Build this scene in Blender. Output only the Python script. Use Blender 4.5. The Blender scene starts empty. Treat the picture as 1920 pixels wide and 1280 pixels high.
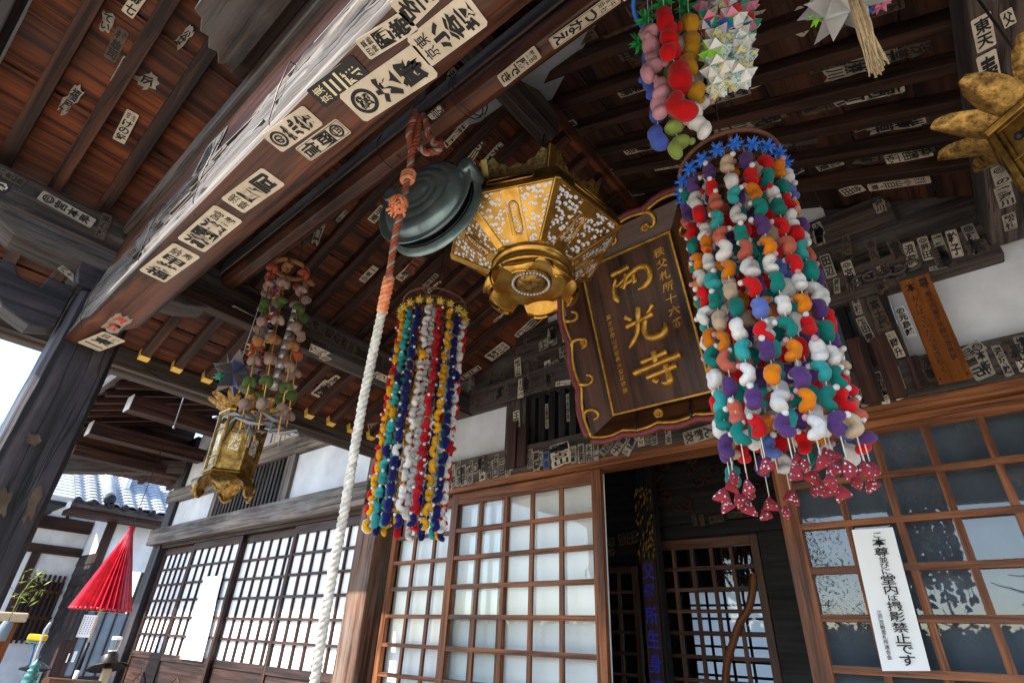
import bpy, bmesh, math, random
from math import sin, cos, pi, radians as rad
from mathutils import Vector as V, Matrix
random.seed(7)
S = bpy.context.scene
COL = S.collection

# ------------------------------------------------------------------ camera
# the camera stands at the world origin (eye height); the ground lies 1.55 m below
RIGHT = V((0.7664, 0.6409, 0.0420)); DOWN = V((-0.2898, 0.4034, -0.8679)); FWD = V((-0.5732, 0.6530, 0.4949))
FWD.normalize(); DOWN = (DOWN - FWD * DOWN.dot(FWD)).normalized(); RIGHT = DOWN.cross(FWD)
FPX = 998.08
cd = bpy.data.cameras.new('camera'); cd.sensor_width = 36; cd.lens = FPX / 1920 * 36
cd.clip_start = 0.02; cd.clip_end = 3000
cam = bpy.data.objects.new('camera', cd); COL.objects.link(cam)
cam.matrix_world = Matrix(((RIGHT.x, -DOWN.x, -FWD.x, 0), (RIGHT.y, -DOWN.y, -FWD.y, 0), (RIGHT.z, -DOWN.z, -FWD.z, 0), (0, 0, 0, 1)))
S.camera = cam
GZ = -1.55

# ------------------------------------------------------------------ light
SUN_EL, SUN_AZ = rad(47), rad(196)        # azimuth measured clockwise from +Y
sd = V((sin(SUN_AZ) * cos(SUN_EL), cos(SUN_AZ) * cos(SUN_EL), sin(SUN_EL)))
w = bpy.data.worlds.new('World'); S.world = w; w.use_nodes = True
nt = w.node_tree; bg = nt.nodes['Background']
sky = nt.nodes.new('ShaderNodeTexSky'); sky.sky_type = 'NISHITA'; sky.sun_disc = False
sky.sun_elevation = SUN_EL; sky.sun_rotation = SUN_AZ; sky.air_density = 1.0; sky.dust_density = 0.6; sky.ozone_density = 1.0
nt.links.new(sky.outputs[0], bg.inputs[0]); bg.inputs[1].default_value = 0.12
ld = bpy.data.lights.new('sun', 'SUN'); ld.energy = 3.0; ld.angle = rad(0.53); ld.color = (1, 0.95, 0.86)
sun = bpy.data.objects.new('sun', ld); COL.objects.link(sun)
sun.rotation_euler = (-sd).to_track_quat('-Z', 'Y').to_euler(); sun.location = sd * 30
vs = S.view_settings
S.display_settings.display_device = 'sRGB'
vs.view_transform = 'Standard'; vs.look = 'None'; vs.exposure = 2.25; vs.gamma = 1; vs.use_curve_mapping = False
S.cycles.max_bounces = 7; S.cycles.diffuse_bounces = 4; S.cycles.glossy_bounces = 3; S.cycles.transmission_bounces = 4
S.cycles.transparent_max_bounces = 10; S.cycles.use_denoising = True; S.cycles.sample_clamp_indirect = 6
S.cycles.caustics_reflective = False; S.cycles.caustics_refractive = False

# ------------------------------------------------------------------ measuring helpers (photo pixel -> point on a real plane)
def ray(px, py): return RIGHT * ((px - 960) / FPX) + DOWN * ((py - 640) / FPX) + FWD
def onp(px, py, n, c):
    d = ray(px, py); return d * (c / d.dot(V(n)))
def at(px, py, dep): return ray(px, py) * dep
FAC = ((0, 1, 0), 2.6)
LSL, LSC = 0.41, 2.8005                    # left slope, rafter undersides: z - .41 x = 2.8005
LEFT = ((-LSL, 0, 1), LSC); RSC = 2.37 - LSL * 1.05; RGT = ((LSL, 0, 1), RSC)

# ------------------------------------------------------------------ materials
def nodes(name):
    m = bpy.data.materials.new(name); m.use_nodes = True
    t = m.node_tree; b = t.nodes['Principled BSDF']
    def n(k, **kw):
        x = t.nodes.new(k)
        for a, v in kw.items():
            if hasattr(x, a): setattr(x, a, v)
            else: x.inputs[a].default_value = v
        return x
    return m, t, b, n, t.links.new
def ramp(n, stops):
    r = n('ShaderNodeValToRGB'); e = r.color_ramp.elements
    while len(e) < len(stops): e.new(0.5)
    for q, (p, c) in zip(e, stops): q.position = p; q.color = (*c, 1) if len(c) == 3 else c
    return r
def wood(name, dark, light, grey=None, gamt=0.0, rough=0.7, gs=1.0, bump=0.35, spec=0.3, stain=0.0, crack=0.85):
    m, t, b, n, L = nodes(name)
    uv = n('ShaderNodeUVMap'); oi = n('ShaderNodeObjectInfo')
    mp = n('ShaderNodeMapping'); mp.inputs['Scale'].default_value = (1.1 * gs, 26 * gs, 1)
    add = n('ShaderNodeVectorMath', operation='ADD'); mul = n('ShaderNodeVectorMath', operation='SCALE'); mul.inputs['Scale'].default_value = 37
    cx = n('ShaderNodeCombineXYZ'); L(oi.outputs['Random'], cx.inputs[2]); L(oi.outputs['Random'], cx.inputs[0])
    L(cx.outputs[0], mul.inputs[0]); L(uv.outputs[0], mp.inputs[0]); L(mp.outputs[0], add.inputs[0]); L(mul.outputs[0], add.inputs[1])
    n1 = n('ShaderNodeTexNoise', Scale=1.0, Detail=7.0, Roughness=0.62, Distortion=0.6); L(add.outputs[0], n1.inputs['Vector'])
    r1 = ramp(n, [(0.40, dark), (0.61, light)]); L(n1.outputs[0], r1.inputs[0])
    mp2 = n('ShaderNodeMapping'); mp2.inputs['Scale'].default_value = (0.9, 2.6, 1); L(uv.outputs[0], mp2.inputs[0])
    add2 = n('ShaderNodeVectorMath', operation='ADD'); L(mp2.outputs[0], add2.inputs[0]); L(mul.outputs[0], add2.inputs[1])
    n2 = n('ShaderNodeTexNoise', Scale=1.6, Detail=4.0, Roughness=0.6); L(add2.outputs[0], n2.inputs['Vector'])
    mx = n('ShaderNodeMix', data_type='RGBA', blend_type='MULTIPLY'); mx.inputs[0].default_value = 0.85
    r2 = ramp(n, [(0.33, (0.38, 0.36, 0.37)), (0.62, (1.2, 1.13, 1.06))]); L(n2.outputs[0], r2.inputs[0])
    L(r1.outputs[0], mx.inputs[6]); L(r2.outputs[0], mx.inputs[7]); out = mx.outputs[2]
    if grey:
        n3 = n('ShaderNodeTexNoise', Scale=1.3, Detail=6.0, Roughness=0.7); L(add2.outputs[0], n3.inputs['Vector'])
        r3 = ramp(n, [(0.62 - gamt * 0.5, (0, 0, 0)), (0.8 - gamt * 0.4, (1, 1, 1))]); L(n3.outputs[0], r3.inputs[0])
        m3 = n('ShaderNodeMix', data_type='RGBA'); L(r3.outputs[0], m3.inputs[0]); L(out, m3.inputs[6])
        gm = n('ShaderNodeMix', data_type='RGBA', blend_type='MULTIPLY'); gm.inputs[0].default_value = 0.6; gm.inputs[6].default_value = (*grey, 1)
        rg = ramp(n, [(0.3, (0.4, 0.4, 0.4)), (0.7, (1.2, 1.2, 1.2))]); L(n1.outputs[0], rg.inputs[0]); L(rg.outputs[0], gm.inputs[7]); L(gm.outputs[2], m3.inputs[7]); out = m3.outputs[2]
    if stain:
        n4 = n('ShaderNodeTexNoise', Scale=5.0, Detail=5.0, Roughness=0.7); L(add2.outputs[0], n4.inputs['Vector'])
        r4 = ramp(n, [(0.6, (0, 0, 0)), (0.68, (stain, stain, stain))]); L(n4.outputs[0], r4.inputs[0])
        m4 = n('ShaderNodeMix', data_type='RGBA'); L(r4.outputs[0], m4.inputs[0]); L(out, m4.inputs[6]); m4.inputs[7].default_value = (0.30, 0.24, 0.2, 1); out = m4.outputs[2]
    # drying cracks along the grain
    mp3 = n('ShaderNodeMapping'); mp3.inputs['Scale'].default_value = (0.75 * gs, 19 * gs, 1); L(uv.outputs[0], mp3.inputs[0])
    add3 = n('ShaderNodeVectorMath', operation='ADD'); L(mp3.outputs[0], add3.inputs[0]); L(mul.outputs[0], add3.inputs[1])
    n5 = n('ShaderNodeTexNoise', Scale=1.0, Detail=3.0, Roughness=0.45, Distortion=0.25); L(add3.outputs[0], n5.inputs['Vector'])
    r5 = ramp(n, [(0.485, (1, 1, 1)), (0.497, (0.16, 0.15, 0.15)), (0.503, (0.16, 0.15, 0.15)), (0.515, (1, 1, 1))]); L(n5.outputs[0], r5.inputs[0])
    n6 = n('ShaderNodeTexNoise', Scale=0.8, Detail=2.0); L(add2.outputs[0], n6.inputs['Vector']); r6 = ramp(n, [(0.42, (0, 0, 0)), (0.56, (crack, crack, crack))]); L(n6.outputs[0], r6.inputs[0])
    m5 = n('ShaderNodeMix', data_type='RGBA', blend_type='MULTIPLY'); L(r6.outputs[0], m5.inputs[0]); L(out, m5.inputs[6]); L(r5.outputs[0], m5.inputs[7]); out = m5.outputs[2]
    hm = n('ShaderNodeMath', operation='MULTIPLY'); L(n1.outputs[0], hm.inputs[0]); L(r5.outputs[0], hm.inputs[1])
    L(out, b.inputs['Base Color']); b.inputs['Roughness'].default_value = rough; b.inputs['Specular IOR Level'].default_value = spec
    rr = n('ShaderNodeMapRange'); rr.inputs['From Min'].default_value = .3; rr.inputs['From Max'].default_value = .7; rr.inputs['To Min'].default_value = rough - .15; rr.inputs['To Max'].default_value = min(1, rough + .2); L(n2.outputs[0], rr.inputs[0]); L(rr.outputs[0], b.inputs['Roughness'])
    bp = n('ShaderNodeBump', Strength=bump, Distance=0.004); L(hm.outputs[0], bp.inputs['Height']); L(bp.outputs[0], b.inputs['Normal'])
    return m
def flat(name, c, rough=0.6, metal=0.0, noise=0.0, ns=20, spec=0.4, bump=0.0, c2=None, coat=0.0, sheen=0.0, sub=0.0):
    m, t, b, n, L = nodes(name)
    b.inputs['Roughness'].default_value = rough; b.inputs['Metallic'].default_value = metal; b.inputs['Specular IOR Level'].default_value = spec
    b.inputs['Coat Weight'].default_value = coat; b.inputs['Sheen Weight'].default_value = sheen
    if sub: b.inputs['Subsurface Weight'].default_value = sub; b.inputs['Subsurface Radius'].default_value = (0.02, 0.02, 0.02)
    if noise or c2:
        tc = n('ShaderNodeTexCoord'); nn = n('ShaderNodeTexNoise', Scale=float(ns), Detail=5.0, Roughness=0.65); L(tc.outputs['Object'], nn.inputs['Vector'])
        k = c2 or tuple(x * (1 - noise) for x in c)
        r = ramp(n, [(0.35, k), (0.65, c)]); L(nn.outputs[0], r.inputs[0]); L(r.outputs[0], b.inputs['Base Color'])
        if 'cloth' in name:      # every charm is a slightly different, faded piece of cloth
            oi = n('ShaderNodeObjectInfo'); mr_ = n('ShaderNodeMapRange'); mr_.inputs['To Min'].default_value = .78; mr_.inputs['To Max'].default_value = 1.12; L(oi.outputs['Random'], mr_.inputs[0])
            hs = n('ShaderNodeHueSaturation'); L(mr_.outputs[0], hs.inputs['Value']); hs.inputs['Saturation'].default_value = 1.06; L(r.outputs[0], hs.inputs['Color']); L(hs.outputs[0], b.inputs['Base Color'])
        if bump:
            bp = n('ShaderNodeBump', Strength=bump, Distance=0.004); L(nn.outputs[0], bp.inputs['Height']); L(bp.outputs[0], b.inputs['Normal'])
    else: b.inputs['Base Color'].default_value = (*c, 1)
    return m
M = {}
M['ceil_lit'] = wood('ceiling board lit side', (0.026, 0.0068, 0.0030), (0.165, 0.046, 0.0160), rough=0.7, gs=0.8)  # left slope: the light from the open eave is put into the colour
M['ceil_shade'] = wood('ceiling board shaded side', (0.010, 0.0038, 0.0020), (0.064, 0.0220, 0.0105), rough=0.75, gs=0.8, grey=(0.07, 0.05, 0.04), gamt=0.10)  # same boards on the right slope, their shade put into the colour
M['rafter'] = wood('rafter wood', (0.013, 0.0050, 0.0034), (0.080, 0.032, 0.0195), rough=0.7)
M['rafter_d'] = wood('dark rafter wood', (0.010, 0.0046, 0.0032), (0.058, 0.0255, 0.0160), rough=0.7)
M['beam'] = wood('reddish brown beam wood', (0.017, 0.0055, 0.0030), (0.125, 0.043, 0.0215), rough=0.45, spec=0.4, stain=0.12)
M['greyb'] = wood('weathered grey brown wood', (0.016, 0.0115, 0.0100), (0.095, 0.070, 0.060), rough=0.7, grey=(0.085, 0.078, 0.078), gamt=0.3, stain=0.12)
M['bright'] = wood('sun bleached grey wood', (0.024, 0.019, 0.017), (0.175, 0.155, 0.143), rough=0.85, grey=(0.03, 0.022, 0.018), gamt=0.22, bump=1.0)
M['pillar'] = wood('purplish weathered pillar wood', (0.009, 0.0075, 0.0095), (0.062, 0.052, 0.062), rough=0.55, grey=(0.010, 0.009, 0.013), gamt=0.4, stain=0.08, bump=0.6)
M['door'] = wood('reddish door frame wood', (0.085, 0.027, 0.0095), (0.30, 0.115, 0.045), rough=0.5, crack=.3, gs=1.4, bump=0.15)
M['doord'] = wood('dark shoji frame wood', (0.014, 0.0062, 0.0046), (0.066, 0.030, 0.020), rough=0.55, gs=1.4, bump=0.2)
M['inner'] = wood('inner lattice wood', (0.075, 0.034, 0.017), (0.17, 0.082, 0.045), rough=0.5, gs=1.4, bump=0.15)
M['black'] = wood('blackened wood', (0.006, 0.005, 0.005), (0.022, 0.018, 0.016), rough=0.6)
M['plaque'] = wood('orange cedar board', (0.16, 0.046, 0.006), (0.26, 0.084, 0.013), rough=0.5, crack=0, gs=1.5, bump=0.1)
M['signw'] = wood('polished keyaki sign panel', (0.026, 0.0095, 0.005), (0.105, 0.039, 0.018), rough=0.35, crack=.25, gs=0.9, bump=0.1, spec=0.5)
M['signd'] = flat('dark lacquer', (0.008, 0.0055, 0.0042), 0.4, noise=0.4, ns=12)
M['gilt'] = flat('gilt', (0.72, 0.38, 0.07), 0.38, 0.7, noise=0.45, ns=30)
M['giltcap'] = flat('gilded rafter cap', (0.88, 0.56, 0.10), 0.45, 0.15, noise=0.15)
M['brass'] = flat('polished brass', (0.72, 0.42, 0.09), 0.30, 0.92, ns=14, c2=(0.40, 0.20, 0.04), bump=0.15)
M['brassd'] = flat('aged brass', (0.42, 0.24, 0.055), 0.38, 0.92, ns=30, c2=(0.13, 0.070, 0.020), bump=0.5)
M['brassf'] = flat('dull fretwork brass', (0.50, 0.30, 0.08), 0.45, 0.85, ns=60, c2=(0.10, 0.055, 0.018), bump=1.0)
M['bronze'] = flat('green bronze', (0.27, 0.37, 0.36), 0.30, 0.6, ns=7, c2=(0.12, 0.165, 0.19), bump=0.1)
M['plaster'] = flat('white plaster', (0.74, 0.76, 0.80), 0.9, noise=0.26, ns=2.2, spec=0.1)
M['paperw'] = flat('white shoji paper', (0.88, 0.88, 0.88), 0.9, spec=0.1)
M['paper'] = flat('aged slip paper', (0.44, 0.37, 0.28), 0.85, ns=14, c2=(0.58, 0.50, 0.40), spec=0.15)
M['paperg'] = flat('greyed slip paper', (0.20, 0.17, 0.14), 0.85, ns=18, c2=(0.34, 0.30, 0.25), spec=0.15)
M['paperd'] = flat('browned slip paper', (0.06, 0.04, 0.027), 0.85, ns=18, c2=(0.12, 0.085, 0.06), spec=0.15)
M['paperx'] = flat('fresh white paper', (0.82, 0.82, 0.80), 0.8, spec=0.2)
M['paperb'] = flat('blue slip paper', (0.07, 0.14, 0.30), 0.8, noise=0.3)
M['slipk'] = flat('black slip paper', (0.012, 0.012, 0.012), 0.6)
M['ink'] = flat('black ink', (0.010, 0.009, 0.010), 0.75)
M['inkr'] = flat('red ink', (0.45, 0.04, 0.02), 0.75)
M['inkb'] = flat('cobalt lettering', (0.025, 0.03, 0.34), 0.5)
M['cream'] = flat('cream ink', (0.62, 0.54, 0.36), 0.75)
M['maroon'] = flat('maroon lacquer', (0.20, 0.045, 0.048), 0.5, noise=0.3)
M['wire'] = flat('dark wire', (0.05, 0.035, 0.03), 0.5, 0.6)
M['thread'] = flat('white thread', (0.6, 0.58, 0.55), 0.8)
M['ropew'] = flat('white braided rope', (0.74, 0.70, 0.63), 0.95, noise=0.5, ns=45, bump=.6)
M['ropeg'] = flat('greyed rope strand', (0.42, 0.33, 0.28), 0.95, noise=0.4, ns=60)
M['ropeo'] = flat('faded orange rope', (0.50, 0.065, 0.015), 0.9, ns=90, c2=(0.17, 0.10, 0.075))
M['ropeb'] = flat('bright orange rope', (0.75, 0.13, 0.02), 0.9, ns=70, c2=(0.72, 0.42, 0.26))
M['hoop'] = flat('brown paper-wrapped hoop', (0.20, 0.075, 0.045), 0.7, noise=0.5, ns=40)
M['straw'] = flat('straw tassel', (0.62, 0.48, 0.30), 0.8, noise=0.35, ns=90)
M['pave'] = flat('pale paving', (0.44, 0.39, 0.32), 0.9, noise=0.25, ns=3)
M['grav'] = flat('pale gravel', (0.36, 0.33, 0.29), 0.95, noise=0.35, ns=40, bump=0.4)
M['umb'] = flat('red oiled paper', (0.62, 0.016, 0.036), 0.34, noise=0.45, ns=14, spec=0.6, bump=.4)
M['tile'] = flat('grey roof tile', (0.40, 0.43, 0.48), 0.34, noise=0.25, ns=5, spec=0.7)
M['siding'] = wood('weathered black siding', (0.010, 0.0085, 0.0095), (0.055, 0.046, 0.047), rough=0.6)
M['trim'] = wood('dark red brown trim', (0.018, 0.0075, 0.006), (0.060, 0.025, 0.019), rough=0.6)
M['leaf'] = flat('yellow green leaf', (0.22, 0.26, 0.035), 0.6, noise=0.3)
M['green'] = flat('dark evergreen leaf', (0.035, 0.06, 0.022), 0.7, noise=0.4)
M['bark'] = flat('grey bark', (0.09, 0.075, 0.06), 0.9, noise=0.4)
M['teal'] = flat('patinated bronze', (0.07, 0.20, 0.19), 0.45, 0.5, noise=0.4)
M['silver'] = flat('silver paper', (0.62, 0.62, 0.62), 0.38, 0.55, noise=0.2)
M['greys'] = flat('grey metal', (0.20, 0.20, 0.21), 0.4, 0.6)
M['board'] = flat('blue grey backing board', (0.20, 0.25, 0.30), 0.8, noise=0.3, ns=4)
M['postw'] = wood('worn brown post wood', (0.045, 0.020, 0.012), (0.21, 0.115, 0.075), rough=0.6, grey=(0.17, 0.14, 0.12), gamt=0.3)
M['grey_lit'] = wood('daylit weathered beam wood', (0.055, 0.043, 0.038), (0.27, 0.225, 0.20), rough=0.75, grey=(0.22, 0.205, 0.20), gamt=0.3, stain=0.1)  # paler copy of the grey wood, open daylight put into the colour
M['dim'] = flat('dim blue grey sheet', (0.085, 0.105, 0.135), 0.8, noise=.4, ns=2)
M['iron'] = flat('black iron', (0.02, 0.022, 0.028), 0.5, 0.5, noise=0.3)
def translucent():
    m, t, b, n, L = nodes('translucent paper'); d = n('ShaderNodeBsdfDiffuse'); tl = n('ShaderNodeBsdfTranslucent'); d.inputs[0].default_value = (.85, .85, .85, 1); tl.inputs[0].default_value = (.85, .87, .9, 1)
    mx = n('ShaderNodeMixShader'); mx.inputs[0].default_value = .6; L(d.outputs[0], mx.inputs[1]); L(tl.outputs[0], mx.inputs[2]); L(mx.outputs[0], t.nodes['Material Output'].inputs[0]); t.nodes.remove(b); return m
M['papert'] = translucent()
def glass(name, tint, mixmin):
    m, t, b, n, L = nodes(name); t.nodes.remove(b)
    tr = n('ShaderNodeBsdfTransparent'); tr.inputs[0].default_value = (*tint, 1)
    gl = n('ShaderNodeBsdfGlossy'); gl.inputs['Roughness'].default_value = 0.015
    lw = n('ShaderNodeLayerWeight', Blend=0.5); fr = n('ShaderNodeMath', operation='POWER'); fr.inputs[1].default_value = 5; L(lw.outputs['Facing'], fr.inputs[0]); mr = n('ShaderNodeMapRange'); mr.inputs['To Min'].default_value = mixmin
    tc = n('ShaderNodeTexCoord'); nn = n('ShaderNodeTexNoise', Scale=1.1, Detail=2.0); L(tc.outputs['Object'], nn.inputs['Vector'])
    bp = n('ShaderNodeBump', Strength=0.25, Distance=0.012); L(nn.outputs[0], bp.inputs['Height']); L(bp.outputs[0], gl.inputs['Normal'])
    mx = n('ShaderNodeMixShader'); L(fr.outputs[0], mr.inputs[0]); L(mr.outputs[0], mx.inputs[0]); L(tr.outputs[0], mx.inputs[1]); L(gl.outputs[0], mx.inputs[2])
    L(mx.outputs[0], t.nodes['Material Output'].inputs[0]); return m
M['glass'] = glass('window glass', (0.95, 0.97, 0.97), 0.075)
M['frost'] = flat('frosted white glass', (0.86, 0.88, 0.88), 0.5, noise=0.08, ns=2)
def fret(name, sc):
    m, t, b, n, L = nodes(name); uv = n('ShaderNodeUVMap')
    nd = n('ShaderNodeTexNoise', Scale=2.2 * sc / 10, Detail=2.0); L(uv.outputs[0], nd.inputs['Vector'])
    vo = n('ShaderNodeTexVoronoi', Scale=float(sc), feature='DISTANCE_TO_EDGE'); vo2 = n('ShaderNodeTexVoronoi', Scale=float(sc) * 0.28); L(uv.outputs[0], vo2.inputs['Vector'])
    mp = n('ShaderNodeMapping'); mp.inputs['Scale'].default_value = (1, 1.35, 1); L(uv.outputs[0], mp.inputs[0]); L(mp.outputs[0], vo.inputs['Vector'])
    # crescents: a disc in every cell with a smaller disc bitten out of it
    vo.feature = 'F1'; vo.inputs['Randomness'].default_value = 0.62
    df = n('ShaderNodeVectorMath', operation='SUBTRACT'); L(mp.outputs[0], df.inputs[0]); L(vo.outputs['Position'], df.inputs[1])
    scv = n('ShaderNodeVectorMath', operation='SCALE'); scv.inputs['Scale'].default_value = float(sc); L(df.outputs[0], scv.inputs[0])
    l1 = n('ShaderNodeVectorMath', operation='LENGTH'); L(scv.outputs[0], l1.inputs[0])
    of = n('ShaderNodeVectorMath', operation='ADD'); of.inputs[1].default_value = (0.10, 0.26, 0); L(scv.outputs[0], of.inputs[0])
    l2 = n('ShaderNodeVectorMath', operation='LENGTH'); L(of.outputs[0], l2.inputs[0])
    ga = n('ShaderNodeMath', operation='LESS_THAN'); ga.inputs[1].default_value = 0.49; L(l1.outputs['Value'], ga.inputs[0])
    gb_ = n('ShaderNodeMath', operation='GREATER_THAN'); gb_.inputs[1].default_value = 0.26; L(l2.outputs['Value'], gb_.inputs[0])
    g1 = n('ShaderNodeMath', operation='MULTIPLY'); L(ga.outputs[0], g1.inputs[0]); L(gb_.outputs[0], g1.inputs[1])
    g2 = n('ShaderNodeMath', operation='GREATER_THAN'); g2.inputs[1].default_value = 0.28; L(vo2.outputs['Distance'], g2.inputs[0])
    mu = n('ShaderNodeMath', operation='MULTIPLY'); L(g1.outputs[0], mu.inputs[0]); L(g2.outputs[0], mu.inputs[1])
    mx = n('ShaderNodeMix', data_type='RGBA'); L(mu.outputs[0], mx.inputs[0]); r = ramp(n, [(0.3, (0.30, 0.15, 0.03)), (0.65, (0.62, 0.36, 0.075))]); L(nd.outputs[0], r.inputs[0]); L(r.outputs[0], mx.inputs[6]); mx.inputs[7].default_value = (0.80, 0.82, 0.86, 1)
    L(mx.outputs[2], b.inputs['Base Color'])
    iv = n('ShaderNodeMath', operation='SUBTRACT'); iv.inputs[0].default_value = 0.92; L(mu.outputs[0], iv.inputs[1]); mxx = n('ShaderNodeMath', operation='MAXIMUM'); mxx.inputs[1].default_value = 0; L(iv.outputs[0], mxx.inputs[0]); L(mxx.outputs[0], b.inputs['Metallic'])
    b.inputs['Roughness'].default_value = 0.35
    bp = n('ShaderNodeBump', Strength=0.8, Distance=0.003, invert=True); L(mu.outputs[0], bp.inputs['Height']); L(bp.outputs[0], b.inputs['Normal'])
    return m
M['fret'] = fret('pierced brass over white paper', 44); M['fret2'] = fret('fine pierced brass', 90)
def chintz():
    m, t, b, n, L = nodes('red floral cloth'); tc = n('ShaderNodeTexCoord')
    v = n('ShaderNodeTexVoronoi', Scale=120.0); L(tc.outputs['Object'], v.inputs['Vector'])
    r = ramp(n, [(0.0, (0.70, 0.55, 0.25)), (0.10, (0.72, 0.62, 0.60)), (0.22, (0.05, 0.16, 0.22)), (0.30, (0.24, 0.010, 0.020))]); r.color_ramp.interpolation = 'CONSTANT'
    L(v.outputs['Distance'], r.inputs[0]); L(r.outputs[0], b.inputs['Base Color']); b.inputs['Roughness'].default_value = 0.85; return m
M['chintz'] = chintz()
def chiyo(name, a, c, d):
    m, t, b, n, L = nodes(name); tc = n('ShaderNodeTexCoord')
    v = n('ShaderNodeTexVoronoi', Scale=110.0); L(tc.outputs['Object'], v.inputs['Vector'])
    r = ramp(n, [(0.0, d), (0.2, c), (0.42, a)]); r.color_ramp.interpolation = 'CONSTANT'
    L(v.outputs['Distance'], r.inputs[0]); L(r.outputs[0], b.inputs['Base Color']); b.inputs['Roughness'].default_value = 0.6; return m
M['ch_blue'] = chiyo('pale blue patterned paper', (0.62, 0.66, 0.60), (0.12, 0.42, 0.50), (0.7, 0.7, 0.66))
M['ch_yel'] = chiyo('cream patterned paper', (0.72, 0.60, 0.26), (0.10, 0.38, 0.42), (0.75, 0.72, 0.6))
CLOTH = dict(white=(0.72, 0.71, 0.70), red=(0.72, 0.006, 0.010), teal=(0.012, 0.22, 0.19), purple=(0.105, 0.045, 0.19), orange=(0.82, 0.24, 0.018), salmon=(0.60, 0.16, 0.11), blue=(0.14, 0.20, 0.55), aqua=(0.05, 0.40, 0.40),
             navy=(0.010, 0.012, 0.13), yellow=(0.85, 0.42, 0.012), green=(0.02, 0.20, 0.09), pink=(0.70, 0.36, 0.42), mustard=(0.66, 0.34, 0.045), lime=(0.30, 0.40, 0.10), periw=(0.10, 0.15, 0.56), cream=(0.62, 0.47, 0.33), crimson=(0.50, 0.006, 0.02),
             peach=(0.50, 0.23, 0.11), pinkw=(0.42, 0.29, 0.245), moss=(0.10, 0.17, 0.045), coral=(0.55, 0.12, 0.07))
for k, c in CLOTH.items(): M['c_' + k] = flat(k + ' crepe cloth', tuple(q * (.85 if k == 'white' else .74) for q in c), 0.85, noise=0.22, ns=55, spec=0.2, sheen=0.15, bump=0.5)
for k, c in dict(starb=(0.04, 0.20, 0.72), stary=(0.82, 0.62, 0.10), starg=(0.02, 0.30, 0.07), pr=(0.8, 0.05, 0.03), pg=(0.02, 0.35, 0.2), pw=(0.78, 0.78, 0.76), pb=(0.03, 0.12, 0.5), pl=(0.28, 0.7, 0.05), ppk=(0.75, 0.25, 0.4), dk=(0.05, 0.05, 0.07), dkb=(0.05, 0.06, 0.16), dkg=(0.12, 0.11, 0.10), dkp=(0.16, 0.14, 0.15)).items():
    M[k] = flat(k + ' folded paper', c, 0.5, noise=0.1)

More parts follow.
